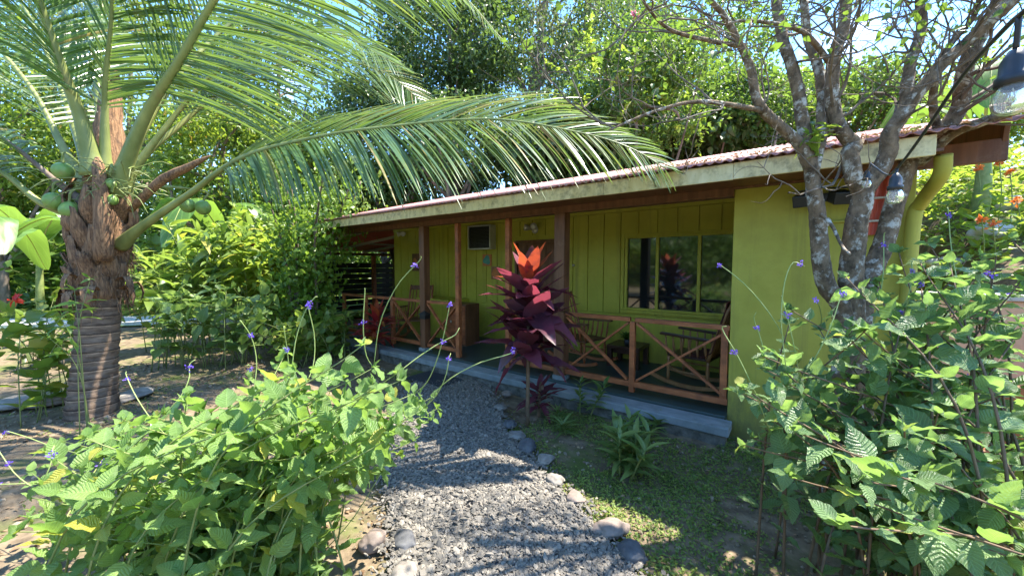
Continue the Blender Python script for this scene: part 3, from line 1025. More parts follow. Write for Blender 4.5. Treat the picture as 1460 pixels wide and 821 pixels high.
# ------------------------------------------------------------------ wall fittings
ac0, ac1 = on_y(676, 325, YB), on_y(708, 354, YB)
t = thing('air_conditioner', 'black box air conditioner set high in the green porch wall', 'air conditioner', ((ac0[0] + ac1[0]) / 2, YB, ac1[2]))
x0, x1, z0, z1 = ac0[0], ac1[0], ac1[2] - 0.02, ac0[2] + 0.02
b = MB()
b.box(x0, x1, YB - 0.20, YB - 0.021, z0, z0 + 0.025)
b.box(x0, x1, YB - 0.20, YB - 0.021, z1 - 0.025, z1)
b.box(x0, x0 + 0.025, YB - 0.20, YB - 0.021, z0 + 0.026, z1 - 0.026)
b.box(x1 - 0.025, x1, YB - 0.20, YB - 0.021, z0 + 0.026, z1 - 0.026)
b.build('casing', M['metal'], t, bevel=0.004)
MB().box(x0 + 0.027, x1 - 0.027, YB - 0.165, YB - 0.022, z0 + 0.027, z1 - 0.027).build('grille_back', M['black'], t)
b = MB()
for z in np.arange(z0 + 0.05, z1 - 0.03, 0.028):
    b.box(x0 + 0.028, x1 - 0.028, YB - 0.182, YB - 0.166, z, z + 0.006)
b.build('grille', M['plastic'], t)

p = on_y(763, 324, YB - 0.02)
t = thing('wall_lamp', 'twin-head pale spotlight above the brown door', 'wall lamp', (p[0], YB - 0.02, p[2]))
MB().lathe((p[0], YB - 0.001, p[2] - 0.05), [(0.07, 0), (0.07, 0.03), (0.05, 0.05), (0.001, 0.055)], 16, (0, -1, 0)).build('base', M['metal'], t, smooth=True)
for sx in (-1, 1):
    q = np.array([p[0] + 0.03 * sx, YB - 0.07, p[2] - 0.02])
    h = MB().lathe(q, [(0.001, -0.01), (0.035, 0), (0.04, 0.06), (0.058, 0.10), (0.06, 0.15), (0.05, 0.152)], 14, (0.55 * sx - 0.25, -0.75, 0.12)).build('lamp_head', M['metal'], t, smooth=True)
    MB().lathe(q, [(0.049, 0.135), (0.03, 0.155), (0.001, 0.16)], 12, (0.55 * sx - 0.25, -0.75, 0.12)).build('lens', M['white'], h, smooth=True)

p = on_y(1170, 285, YF)
t = thing('security_light', 'black twin flood light high on the plain green wall', 'flood light', (p[0], YF, p[2]))
MB().box(p[0] - 0.05, p[0] + 0.05, YF - 0.04, YF - 0.001, p[2] - 0.02, p[2] + 0.05).build('base', M['plastic'], t, bevel=0.005)
for sx in (-1, 1):
    b = MB().bar((p[0] + 0.10 * sx, YF - 0.05, p[2] + 0.02), (p[0] + 0.14 * sx, YF - 0.19, p[2] - 0.03), 0.12, 0.10).build('lamp_head', M['plastic'], t, bevel=0.008)
    MB().bar((p[0] + 0.09 * sx, YF - 0.09, p[2] + 0.075), (p[0] + 0.17 * sx, YF - 0.22, p[2] + 0.055), 0.15, 0.008).build('visor', M['plastic'], b)
p = on_y(577, 333, YB)
t = thing('flood_lamp', 'small white twin flood lamp at the left end of the porch wall', 'flood light', (p[0], YB, p[2]))
MB().box(p[0] - 0.04, p[0] + 0.04, YB - 0.05, YB - 0.021, p[2] - 0.04, p[2] + 0.04).build('base', M['white'], t, bevel=0.005)
for sx in (-1, 1):
    MB().lathe((p[0] + 0.06 * sx, YB - 0.06, p[2]), [(0.001, -0.02), (0.04, 0), (0.06, 0.09), (0.055, 0.095), (0.001, 0.09)], 12, (0.5 * sx, -0.8, -0.3)).build('lamp_head', M['white'], t, smooth=True)


def plaque(name, label, px, py, w, h, y, m1, m2, hang=True):
    p = on_y(px, py, y)
    t = thing(name, label, 'wall art', tuple(p), 'wall plaques on the porch wall')
    MB().box(p[0] - w / 2, p[0] + w / 2, y - 0.02, y - 0.002, p[2] - h / 2, p[2] + h / 2).build('board', m1, t, bevel=0.003)
    a = np.linspace(0, 2 * np.pi, 20, endpoint=False)
    rr = 0.38 * min(w, h) * (1 + 0.18 * np.sin(3 * a + px))
    V = [(p[0] + math.cos(q) * r, y - 0.027, p[2] + math.sin(q) * r) for q, r in zip(a, rr)]
    V += [(x, y - 0.0205, z) for x, _, z in V]
    V.append((p[0], y - 0.029, p[2]))
    MB().add(V, [(i, (i + 1) % 20, 20 + (i + 1) % 20, 20 + i) for i in range(20)], [(40, (i + 1) % 20, i) for i in range(20)]).build('motif', m2, t)


plaque('wall_plaque', 'brown wooden plaque with an orange round motif near the left column', 593, 374, 0.24, 0.42, YB - 0.022, M['brown'], M['terracotta'])
plaque('wall_plaque', 'small square plaque with a teal motif below the air conditioner', 695, 371, 0.24, 0.24, YB - 0.022, M['terracotta'], M['teal'])
plaque('wall_plaque', 'small orange-brown plaque just below the teal one by the slim post', 707, 389, 0.22, 0.26, YB - 0.022, M['cane'], M['terracotta'])
p = on_y(818, 378, YB - 0.022)
t = tag(MB().lathe((p[0], YB - 0.001, p[2]), [(0.03, 0), (0.034, 0.012), (0.02, 0.02), (0.026, 0.035), (0.001, 0.045)], 10, (0, -1, 0)).build('door_bell', M['metal'], smooth=True, origin=(p[0], YB, p[2])),
        'tiny pale round bell fixed on the green boards right of the thick column', 'door bell')
# solar lantern clipped to the left column
q = np.array([-5.2, YF - 0.09, 0.0])
p = on_y(607, 450, YF - 0.09)
t = thing('solar_lantern', 'small black lantern clipped to the thick brown column at rail height', 'lantern', (p[0], p[1], p[2]))
MB().box(p[0] - 0.07, p[0] + 0.07, YF - 0.17, YF - 0.057, p[2] - 0.05, p[2] + 0.02).build('body', M['black'], t, bevel=0.006)
MB().add([(p[0] + a * 0.10, YF - 0.113 + c * 0.07, p[2] + 0.021) for a, c in ((-1, -1), (1, -1), (1, 1), (-1, 1))] + [(p[0], YF - 0.113, p[2] + 0.09)],
         [(3, 2, 1, 0)], [(0, 1, 4), (1, 2, 4), (2, 3, 4), (3, 0, 4)]).build('cap', M['black'], t)


# ------------------------------------------------------------------ porch furniture
def rocking_chair(label, x, y, yaw, wood, dark, cloth=False):
    t = thing('rocking_chair', label, 'rocking chair', (0, 0, 0), 'wooden rocking chairs on the porch')
    # built facing +X at the origin, floor at 0
    s = MB().box(-0.24, 0.26, -0.25, 0.25, 0.37, 0.40).build('seat', dark, t, bevel=0.008)
    for sy in (-1, 1):
        P = [(xx, 0.25 * sy, 0.03 + 0.42 * (xx - 0.02) ** 2) for xx in np.linspace(-0.48, 0.46, 14)]
        b = MB()
        for i in range(13):
            b.bar(P[i], P[i + 1], 0.035, 0.045)
        b.build('rocker', wood, t)
        for xx in (-0.22, 0.24):
            rr = [0.014, 0.022, 0.018, 0.024, 0.016, 0.02]
            MB().tube(spline([(xx, 0.25 * sy, 0.05 + 0.4 * xx * xx), (xx, 0.25 * sy, 0.37)], 6), rr, 9).build('leg', wood, t, smooth=True)
        MB().tube([(-0.22, 0.25 * sy, 0.2), (0.24, 0.25 * sy, 0.2)], 0.012, 8).build('stretcher', wood, t, smooth=True)
        a = MB().bar((-0.27, 0.29 * sy, 0.63), (0.33, 0.29 * sy, 0.655), 0.075, 0.028).build('armrest', dark, t, bevel=0.006)
        b = MB()
        for xx in np.linspace(-0.2, 0.26, 6):
            b.tube(spline([(xx, 0.25 * sy, 0.40), (xx + 0.005, 0.275 * sy, 0.52), (xx + 0.01, 0.285 * sy, 0.63)], 6), [0.010, 0.014, 0.018, 0.013, 0.012, 0.010], 8)
        b.build('spindles', wood, a, smooth=True)
        MB().tube(spline([(-0.22, 0.25 * sy, 0.38), (-0.33, 0.25 * sy, 0.75), (-0.45, 0.25 * sy, 1.08)], 8), [0.022] * 7 + [0.012], 9).build('back_post', wood, t, smooth=True)
    b = MB()
    for yy in np.linspace(-0.19, 0.19, 6):
        b.tube(spline([(-0.22, yy, 0.40), (-0.34, yy, 0.72), (-0.435, yy, 1.0)], 6), 0.012, 8)
    b.build('backrest', wood, t, smooth=True)
    MB().bar((-0.44, -0.25, 1.02), (-0.44, 0.25, 1.02), 0.03, 0.10).build('crest_rail', dark, t, bevel=0.008)
    if cloth:
        V, Q = [], []
        n1, n2 = 12, 14
        prof = spline([(-0.50, 0, 0.62), (-0.49, 0, 0.9), (-0.475, 0, 1.085), (-0.42, 0, 1.095), (-0.385, 0, 0.95), (-0.31, 0, 0.7), (-0.22, 0, 0.44), (0.0, 0, 0.415)], n1)
        for i in range(n1):
            for j in range(n2):
                yy = -0.27 + 0.54 * j / (n2 - 1)
                w = 0.012 * math.sin(j * 1.9 + i * 0.6)
                V.append((prof[i][0] + w, yy * (1 + 0.04 * math.sin(i)), prof[i][2] + 0.01 * math.sin(j * 1.3)))
        for i in range(n1 - 1):
            for j in range(n2 - 1):
                Q.append((i * n2 + j, i * n2 + j + 1, (i + 1) * n2 + j + 1, (i + 1) * n2 + j))
        o = MB().add(V, Q).build('throw', M['cloth'], t, smooth=True)
        so = o.modifiers.new('thick', 'SOLIDIFY')
        so.thickness = 0.012
    t.location = (x, y, 0.2)
    t.rotation_euler = (0, 0, yaw)
    return t


rocking_chair('rocking chair with pale spindles and a dark red throw, right of the low table', -0.98, 5.12, rad(172), M['cane'], M['dark_wood'], True)
rocking_chair('dark brown rocking chair half hidden behind the thick column, left of the low table', -2.62, 5.25, rad(-12), M['red_wood'], M['brown'])
rocking_chair('brown rocking chair at the far left end of the porch behind the crossed railing', -6.35, 5.0, rad(-60), M['red_wood'], M['brown'])

t = thing('side_table', 'low dark wooden table with thick legs between the rocking chairs', 'table', (-2.0, 5.55, 0.2))
MB().box(-2.25, -1.76, 5.31, 5.80, 0.47, 0.52).build('tabletop', M['dark_wood'], t, bevel=0.006)
for x in (-2.21, -1.80):
    for y in (5.35, 5.76):
        MB().box(x - 0.035, x + 0.035, y - 0.035, y + 0.035, 0.2, 0.469).build('leg', M['dark_wood'], t, bevel=0.004)
MB().box(-2.174, -1.836, 5.37, 5.39, 0.40, 0.468).build('apron', M['dark_wood'], t)
t = thing('potted_plant', 'small leafy plant in a dark pot on the low porch table', 'potted plant', (-1.98, 5.45, 0.52))
MB().lathe((-1.98, 5.45, 0.521), [(0.001, 0), (0.04, 0), (0.055, 0.09), (0.045, 0.09), (0.04, 0.08), (0.001, 0.08)], 14).build('pot', M['plastic'], t, smooth=True)
n = 22
D = unit(np.column_stack([rng.normal(0, .7, (n, 2)), np.full(n, 0.9)]))
V, Q, UV = scatter(L_LANCE, np.tile([-1.98, 5.45, 0.60], (n, 1)), D, np.tile([0, 0, 1.0], (n, 1)), rng.uniform(0.1, 0.2, n))
mesh('foliage', V, [Q], M['smooth_leaf'], t, UV)
t = thing('wooden_cabinet', 'brown two-door wooden cabinet behind the left railing', 'cabinet', (-5.05, 5.15, 0.2))
MB().box(-5.35, -4.85, 4.98, 5.35, 0.2, 0.98).build('carcass', M['brown'], t, bevel=0.006)
for x0 in (-5.335, -5.095):
    d = MB().box(x0, x0 + 0.23, 4.962, 4.979, 0.24, 0.95).build('door', M['red_wood'], t, bevel=0.004)
    MB().box(x0 + 0.10, x0 + 0.13, 4.945, 4.961, 0.62, 0.66).build('handle', M['metal'], d)
c = on_z(637, 537, 0.0)
t = MB()
dx = 0.42
t.box(-4.62, -3.85, 3.46, 3.90, 0.004, 0.034)
t = t.build('door_mat', M['mat'], origin=(-4.2, 3.7, 0.0), bevel=0.006)
tag(t, 'black rubber door mat on the gravel before the porch entrance', 'door mat')

# ------------------------------------------------------------------ carport and slatted fence left of the house
t = thing('carport', 'red metal lean-to carport roof on brown posts left of the bungalow', 'carport', (-10.5, 6.0, 0))
ys = np.linspace(3.9, 10.5, 560)
V = []
for off in (0, -0.004):
    for x in (-8.45, -12.75):
        V.append(np.stack([np.full(560, x), ys, 2.62 + 0.09 * (x + 8.45) + 0.012 * np.cos(ys * 80) + off], 1))
a = np.arange(559)
Qs = [np.stack([a, a + 1, a + 561, a + 560], 1), np.stack([1120 + a, 1680 + a, 1681 + a, 1121 + a], 1)]
mesh('roof', np.concatenate(V), [np.concatenate(Qs)], M['carport_roof'], t, smooth=True)
for y in (4.1, 5.3, 6.5, 7.7, 8.9, 10.1):
    MB().bar((-8.5, y, 2.56), (-12.7, y, 2.182), 0.06, 0.07).build('rafter', M['pale_wood'], t)
for y in (4.7, 7.1, 9.5):
    MB().box(-10.4, -10.34, y - 0.6, y + 0.6, 2.335, 2.38).build('purlin', M['pale_wood'], t)
MB().box(-12.62, -12.52, 3.9, 10.5, 2.06, 2.155).build('beam', M['brown'], t)
for y in (4.0, 8.05, 10.4):
    MB().box(-12.63, -12.51, y - 0.06, y + 0.06, -0.05, 2.059).build('post', M['red_wood'], t)
t = thing('slat_fence', 'black horizontal slat fence under the carport roof', 'fence', (-12.8, 8, 0))
for y in (4.4, 6.6, 8.8, 11.0, 13.2):
    MB().box(-12.86, -12.78, y - 0.05, y + 0.05, -0.05, 1.84).build('post', M['black'], t)
b = MB()
for k in range(9):
    b.box(-12.775, -12.75, 4.3, 13.3, 0.10 + k * 0.19, 0.265 + k * 0.19)
b.build('slats', M['black'], t)

# ------------------------------------------------------------------ red panel, peach wall right of the house
p0, p1 = on_y(1262, 244, YF - 0.03), on_y(1243, 335, YF - 0.03)
nw = 60
w = np.linspace(-0.085, 0.085, nw)
V = []
for q in (p0, p1):
    for off in (0, 0.004):
        V.append(np.stack([q[0] + w, np.full(nw, YF - 0.04) + 0.012 * np.cos(w * 110) + off, np.full(nw, q[2])], 1))
a = np.arange(nw - 1)
t = thing('red_panel', 'narrow strip of red corrugated metal with pale bands leaning on the green wall', 'metal panel', tuple(p1))
mesh('sheet', np.concatenate(V), [np.concatenate([np.stack([a, a + 1, a + 2 * nw + 1, a + 2 * nw], 1), np.stack([a + nw, a + 3 * nw, a + 3 * nw + 1, a + nw + 1], 1)])], M['carport_roof'], t, smooth=True)
for f in (0.42, 0.78):
    q = p0 * (1 - f) + p1 * f
    MB().box(q[0] - 0.09, q[0] + 0.09, YF - 0.062, YF - 0.054, q[2] - 0.008, q[2] + 0.008).build('band', M['pale_wood'], t)
w0, w1 = at(1300, 380, 4.2), at(1370, 380, 4.6)
t = thing('garden_wall', 'low peach rendered garden wall right of the green drain pipe', 'wall', (1.4, 4.9, 0))
MB().box(0.86, 2.35, 4.72, 4.92, -0.05, 1.42).build('wall_body', M['peach'], t, bevel=0.01)
MB().box(0.83, 2.38, 4.69, 4.95, 1.421, 1.47).build('coping', M['concrete'], t, bevel=0.008)
t = thing('timber_stack', 'reddish boards stacked low behind the right shrub', 'timber', (1.9, 3.9, 0))
for k in range(6):
    a = rng.normal(0, 0.02)
    MB().bar((1.05 + rng.normal(0, .05), 3.95 + a, 0.1 + k * 0.15), (2.9, 4.05 - a, 0.1 + k * 0.15), 0.06, 0.11).build('board', M['red_wood'], t, bevel=0.004)


# ------------------------------------------------------------------ stones along the path
SV, SF = ico(4)


def stone(px, py, wpx, m, label, flat=0.6, el=1.2, seed=0, sharp=0.0):
    p = on_z(px, py)
    d = (p - EYE) @ FWD
    r = wpx / FPX * d / 2 * 0.88
    off = Vector((seed * 3.7, seed * 1.3, 0))
    V = SV.copy()
    k = np.array([1 + 0.26 * noise.noise(Vector(v) * 1.1 + off) + 0.10 * noise.noise(Vector(v) * 2.7 + off) + 0.03 * noise.noise(Vector(v) * 7 + off) for v in V])
    V = V * k[:, None]
    if sharp:
        for _ in range(5):
            nrm = unit(rng.normal(0, 1, 3))
            hgt = V @ nrm
            V -= np.outer(np.clip(hgt - 0.62, 0, None), nrm) * sharp
    V = V * [el, 1, flat]
    a = seed * 1.9
    V = V @ np.array([[math.cos(a), math.sin(a), 0], [-math.sin(a), math.cos(a), 0], [0, 0, 1]])
    V = V * r / 1.05 + [p[0], p[1], r * flat * 0.42]
    o = mesh('stone', V, [SF], m, smooth=True, origin=(p[0], p[1], 0))
    tag(o, label, 'stone', 'stones edging the gravel path')


stone(727, 607, 22, M['stone_dark'], 'small dark edging stone beside the cordyline stem', seed=1)
stone(737, 624, 24, M['stone'], 'grey edging stone just below the cordyline, second from the porch side', seed=2)
stone(752, 641, 30, M['stone_dark'], 'rounded dark grey edging stone in the porch shadow', seed=3, flat=0.8)
stone(779, 659, 28, M['stone'], 'pale angular edging stone at the shadow edge on the path', seed=4, sharp=0.9, flat=0.8)
stone(791, 688, 26, M['stone'], 'small round grey stone between two angular ones on the path edge', seed=5, flat=0.8)
stone(822, 713, 34, M['stone_pink'], 'flat-topped angular brown stone on the right path edge', seed=6, sharp=1.0)
stone(870, 758, 42, M['stone_pink'], 'long smooth rounded stone, second nearest on the right path edge', seed=7, el=1.5)
stone(901, 793, 42, M['stone_dark'], 'dark slate-coloured stone nearest the viewer on the right path edge', seed=8, flat=0.7)
stone(533, 776, 38, M['stone_pink'], 'round pinkish stone beside the left shrub at the path edge', seed=9, flat=0.9)
stone(578, 775, 44, M['stone_dark'], 'pointed dark grey stone on the left path edge', seed=10, sharp=0.8)
stone(577, 822, 40, M['stone'], 'grey stone cut by the lower edge of the view on the left of the path', seed=11)
stone(713, 583, 18, M['stone'], 'small light stone at the far end of the path edging by the porch step', seed=12)
stone(722, 563, 16, M['stone_pink'], 'tiny stone nearest the porch step in the path edging', seed=13)
stone(75, 572, 60, M['stone_pink'], 'flat pale stone beside the palm trunk on the sunny soil', seed=14, flat=0.35, el=1.5)
stone(15, 578, 50, M['stone'], 'flat stone at the left edge of the view on the soil', seed=15, flat=0.35, el=1.5)
stone(190, 566, 46, M['stone'], 'flat stone just right of the palm foot', seed=16, flat=0.35, el=1.4)

# ------------------------------------------------------------------ coconut palm
pb = on_z(130, 590)
palm = thing('coconut_palm', 'short coconut palm with a ringed trunk and long arching fronds', 'palm tree', (pb[0], pb[1], 0))
top = at(150, 300, 4.38)
ax = spline([pb + [0, 0, -0.1], at(136, 520, 4.4), at(142, 430, 4.4), at(146, 360, 4.4), top], 150)
b = MB()
z = ax[:, 2]
ring = (z / 0.105) % 1.0
rr = np.interp(z, [0, 0.25, 0.6, 1.3, 1.9], [0.225, 0.205, 0.19, 0.18, 0.20]) * (1 + 0.075 * (ring - 0.5)) + rng.normal(0, 0.0012, len(z))
b.tube(ax, rr, 26, 0.012)
b.build('trunk', M['trunk'], palm, smooth=True)
# leaf boots wrapped about the top of the trunk
for k in range(30):
    a = k * 2.4
    zz = 1.26 + 0.030 * k
    i = int(np.argmin(np.abs(ax[:, 2] - zz)))
    c = ax[i]
    out = np.array([math.cos(a), math.sin(a), 0])
    L = rng.uniform(0.35, 0.6)
    P = spline([c + out * 0.10, c + out * 0.20 + [0, 0, 0.08], c + out * (0.22 + 0.004 * k) + [0, 0, L * 0.55], c + out * (0.20 + rng.uniform(0.0, 0.12)) + [0, 0, L]], 10)
    side = np.cross(out, [0, 0, 1])
    V, Q = [], []
    for q, (pp, wd) in enumerate(zip(P, np.interp(np.arange(10), [0, 3, 6, 9], [0.17, 0.15, 0.09, rng.uniform(0.015, 0.06)]))):
        for j in range(5):
            u = (j - 2) / 2
            V.append(pp + side * u * wd - out * (u * u * wd * 0.6) + rng.normal(0, 0.006, 3))
        if q:
            Q += [((q - 1) * 5 + j, (q - 1) * 5 + j + 1, q * 5 + j + 1, q * 5 + j) for j in range(4)]
    o = MB().add(V, Q).build('leaf_sheath', M['boot'], palm, smooth=True)
    so = o.modifiers.new('thick', 'SOLIDIFY')
    so.thickness = 0.010
b = MB()
for k in range(260):
    a = rng.uniform(0, 2 * np.pi)
    zz = rng.uniform(1.25, 2.15)
    c = ax[int(np.argmin(np.abs(ax[:, 2] - min(zz, 2.1))))]
    out = np.array([math.cos(a), math.sin(a), 0])
    L = rng.uniform(0.08, 0.34)
    p0_ = np.array([c[0], c[1], zz]) + out * rng.uniform(0.19, 0.25)
    b.tube(spline([p0_, p0_ + out * rng.uniform(0, .05) + [rng.normal(0, .02), rng.normal(0, .02), -L * 0.5], p0_ + out * rng.uniform(-.01, .07) + [rng.normal(0, .04), rng.normal(0, .04), -L]], 5), np.linspace(rng.uniform(0.002, 0.009), 0.001, 5), 4)
for k in range(14):
    a = rng.uniform(0, 2 * np.pi)
    zz = rng.uniform(1.3, 1.6)
    c = ax[int(np.argmin(np.abs(ax[:, 2] - zz)))]
    out = np.array([math.cos(a), math.sin(a), 0])
    sd = np.array([-out[1], out[0], 0])
    p0_ = np.array([c[0], c[1], zz]) + out * 0.21
    C = spline([p0_, p0_ + out * 0.10 + [0, 0, 0.05], p0_ + out * 0.15 + [0, 0, -0.08], p0_ + out * 0.12 + [0, 0, -0.2]], 7)
    V = np.concatenate([[q - sd * w, q + out * w * 0.4, q + sd * w] for q, w in zip(C, np.array([.06, .06, .055, .05, .04, .025, .006]) * rng.uniform(.6, 1.2))])
    b.add(V, [(i * 3 + j, i * 3 + j + 1, i * 3 + j + 4, i * 3 + j + 3) for i in range(6) for j in (0, 1)])
b.build('fibre', M['boot'], palm, smooth=True)
b = MB()
hp = spline([at(147, 360, 4.4), at(150, 300, 4.4), at(154, 230, 4.42), at(158, 130, 4.5), at(160, 60, 4.6)], 40)
b.tube(hp, np.interp(np.arange(40), [0, 12, 25, 39], [0.19, 0.2, 0.12, 0.03]), 18, 0.05)
b.build('heart_sheath', M['boot'], palm, smooth=True)


def frond(pts, Lmax, n, roll=0.0, droop=1.0, r0=0.045, start=0.18, fwd=0.55, width=0.014, rise=(0.25, 0.25), mleaf=None, mstalk=None):
    P = spline([at(*q) for q in pts], 90)
    seg = np.r_[0, np.cumsum(np.linalg.norm(np.diff(P, axis=0), axis=1))]
    s = seg / seg[-1]
    rad_ = np.interp(s, [0, 0.06, 0.18, 0.5, 1], [r0 * 1.9, r0 * 1.15, r0 * 0.75, r0 * 0.38, 0.004])
    fr = MB().tube(P, rad_, 10).build('frond', mstalk or M['stalk'], palm, smooth=True)
    T = np.gradient(P, axis=0)
    T = unit(T)
    b = MB()
    K = 8
    for side in (-1, 1):
        for t in np.linspace(start, 0.995, n):
            t = min(0.999, max(0, t + rng.normal(0, 0.0026)))
            p = np.array([np.interp(t, s, P[:, c]) for c in range(3)])
            tg = unit(np.array([np.interp(t, s, T[:, c]) for c in range(3)]))
            sv = np.cross(tg, [0, 0, 1])
            if np.linalg.norm(sv) < 0.25:
                sv = np.cross(tg, [0.3, 1, 0])
            sv = unit(sv)
            nv = np.cross(sv, tg)
            c_, s_ = math.cos(roll), math.sin(roll)
            sd, nn = sv * c_ + nv * s_, nv * c_ - sv * s_
            q = (t - start) / (1 - start)
            L = Lmax * (0.6 + 0.4 * math.sin(math.pi * min(1, 0.18 + q * 0.72))) * (1 - 0.72 * max(0, q - 0.55) / 0.45) * rng.uniform(0.86, 1.06)
            if rng.random() < 0.04:
                continue
            fw = fwd + 0.5 * q + rng.normal(0, 0.05)
            ri = rise[0 if side < 0 else 1] + rng.normal(0, 0.05)
            d = unit(sd * side + tg * fw + nn * ri)
            pos = p + d * 0.01
            pts_, w_ = [], []
            g = droop * rng.uniform(0.8, 1.25)
            dd = d.copy()
            for k in range(K + 1):
                f = k / K
                pts_.append(pos.copy())
                w_.append(width * (0.35 + 0.65 * math.sin(math.pi * min(1, 0.16 + 0.84 * f))) if k < K else 0.0012)
                dd = unit(dd + np.array([0, 0, -1.0]) * g * 0.26 * (0.4 + f))
                pos = pos + dd * (L / K)
            pts_ = np.array(pts_)
            dirs = unit(np.gradient(pts_, axis=0))
            wx = unit(np.cross(dirs, np.tile(nn + tg * 0.2, (K + 1, 1))))
            nz = np.cross(wx, dirs)
            w_ = np.array(w_)[:, None]
            tw = rng.normal(0, 0.25)
            wx2 = wx * math.cos(tw) + nz * math.sin(tw)
            V = np.stack([pts_ - wx2 * w_ - nz * w_ * 0.35, pts_, pts_ + wx2 * w_ - nz * w_ * 0.35], 1).reshape(-1, 3)
            Q = [(k * 3 + j, k * 3 + j + 1, k * 3 + j + 4, k * 3 + j + 3) for k in range(K) for j in (0, 1)]
            b.add(V, Q)
    b.build('leaflets', mleaf or M['palm_leaf'], fr, smooth=True)
    return fr


frond([(172, 350, 4.38), (200, 325, 4.3), (265, 280, 4.2), (345, 225, 4.05), (450, 196, 3.9), (560, 180, 3.73), (700, 170, 3.53), (830, 190, 3.38), (900, 212, 3.3), (950, 241, 3.26)],
      1.35, 200, roll=0, droop=0.24, r0=0.042, start=0.26, rise=(0.95, -0.95), fwd=0.95)
frond([(175, 300, 4.5), (197, 234, 4.6), (255, 180, 4.9), (318, 130, 5.2), (400, 92, 5.5), (480, 86, 5.8), (550, 105, 6.0), (605, 148, 6.1)],
      1.45, 140, roll=0, droop=0.2, r0=0.042, start=0.28, rise=(1.0, -1.0), fwd=0.75)
frond([(164, 275, 4.3), (205, 170, 4.15), (260, 80, 3.95), (306, 0, 3.8), (370, -90, 3.6), (470, -160, 3.45), (600, -180, 3.3), (740, -130, 3.2)],
      1.75, 165, roll=rad(78), droop=0.22, r0=0.066, rise=(0.1, 0.1), start=0.22, fwd=0.6)
frond([(138, 250, 4.25), (115, 170, 4.1), (85, 90, 3.9), (55, 0, 3.7), (20, -110, 3.45), (-20, -220, 3.2), (-80, -290, 2.9), (-160, -300, 2.6)],
      1.5, 135, roll=rad(80), droop=0.25, r0=0.075, start=0.24, fwd=0.45)
frond([(125, 270, 4.42), (95, 220, 4.45), (40, 120, 4.55), (-40, 40, 4.6), (-150, 10, 4.6), (-260, 60, 4.6)], 1.1, 70, droop=0.35, start=0.2)
frond([(122, 290, 4.3), (80, 258, 4.2), (0, 195, 4.0), (-110, 140, 3.8), (-250, 140, 3.6)], 1.0, 60, droop=0.4, r0=0.034, start=0.3, mstalk=M['bark_far'])
frond([(122, 310, 4.3), (60, 290, 4.2), (0, 245, 4.1), (-110, 200, 4.0), (-230, 230, 3.9)], 1.0, 60, droop=0.4, start=0.35)
frond([(148, 250, 4.6), (140, 110, 4.9), (150, -20, 5.2), (185, -130, 5.5), (260, -210, 5.9), (370, -230, 6.2), (470, -180, 6.4)], 1.3, 100, roll=rad(60), droop=0.3, start=0.2)
frond([(168, 262, 4.5), (225, 150, 4.9), (310, 50, 5.5), (410, -20, 6.0), (520, -50, 6.4), (640, -20, 6.7), (720, 60, 6.9)], 1.35, 100, roll=0, droop=0.25, start=0.25, rise=(0.5, -0.7))
frond([(150, 250, 4.3), (150, 130, 4.15), (160, 0, 3.9), (150, -140, 3.6), (110, -260, 3.2), (60, -330, 2.8)], 1.3, 100, roll=rad(70), droop=0.28, start=0.2)
frond([(172, 270, 4.4), (230, 190, 4.5), (300, 110, 4.7), (390, 55, 4.9), (480, 50, 5.1), (570, 95, 5.2)], 1.35, 110, roll=0, droop=0.22, r0=0.04, start=0.25, rise=(0.7, -0.8), fwd=0.75)
frond([(130, 255, 4.5), (95, 150, 4.8), (50, 40, 5.2), (-10, -60, 5.6), (-90, -120, 5.9), (-190, -130, 6.2)], 1.4, 100, roll=rad(50), droop=0.25, r0=0.04, start=0.25)
# sword-like young stalk and a dry hanging stub
MB().tube(spline([at(148, 370, 4.2), at(147, 320, 4.12), at(143, 262, 4.1), at(139, 225, 4.15)], 12), [0.085, 0.085, 0.082, 0.078, 0.074, 0.07, 0.066, 0.062, 0.058, 0.055, 0.05, 0.02], 10, 0.02).build('old_stalk', M['boot'], palm, smooth=True)
MB().tube(spline([at(185, 300, 4.3), at(230, 258, 4.2), at(265, 240, 4.15), at(300, 222, 4.1)], 12), [0.03, 0.04, 0.045, 0.045, 0.05, 0.05, 0.045, 0.04, 0.035, 0.03, 0.02, 0.005], 8, 0.08).build('dry_spathe', M['boot'], palm, smooth=True)
for px, py in ((90, 244), (77, 287), (157, 262), (160, 285), (290, 296), (268, 293), (100, 300)):
    c = at(px, py, 4.15 if px < 200 else 4.6)
    r = 0.088 if px < 200 else 0.08
    V = SV * [1.0, 1.0, 1.06]
    V = V * (1 + 0.05 * np.cos(3 * np.arctan2(SV[:, 1], SV[:, 0])))[:, None] * r * (0.6 if px in (157, 160) else 1)
    o = mesh('coconut', V + c, [SF], M['coconut'], palm, smooth=True)
    MB().tube(spline([c + [0, 0, r], c + [0.02, 0.02, r + 0.12], (c + at(150, 260, 4.4)) / 2 + [0, 0, 0.1], at(150, 270, 4.4)], 10), 0.012, 6).build('coconut_stalk', M['stem'], o)
b = MB()
for k in range(90):
    a = rng.uniform(0, 2 * np.pi)
    base = at(rng.uniform(110, 200), rng.uniform(240, 290), rng.uniform(4.1, 4.5))
    out = np.array([math.cos(a), math.sin(a), rng.uniform(-0.5, 0.5)]) * rng.uniform(0.25, 0.5)
    b.tube(spline([base, base + out * 0.6 + [0, 0, 0.04], base + out + [0, 0, -0.06]], 6), [0.006, 0.005, 0.005, 0.004, 0.003, 0.002], 5)
b.build('flower_stalk', M['stem'], palm)


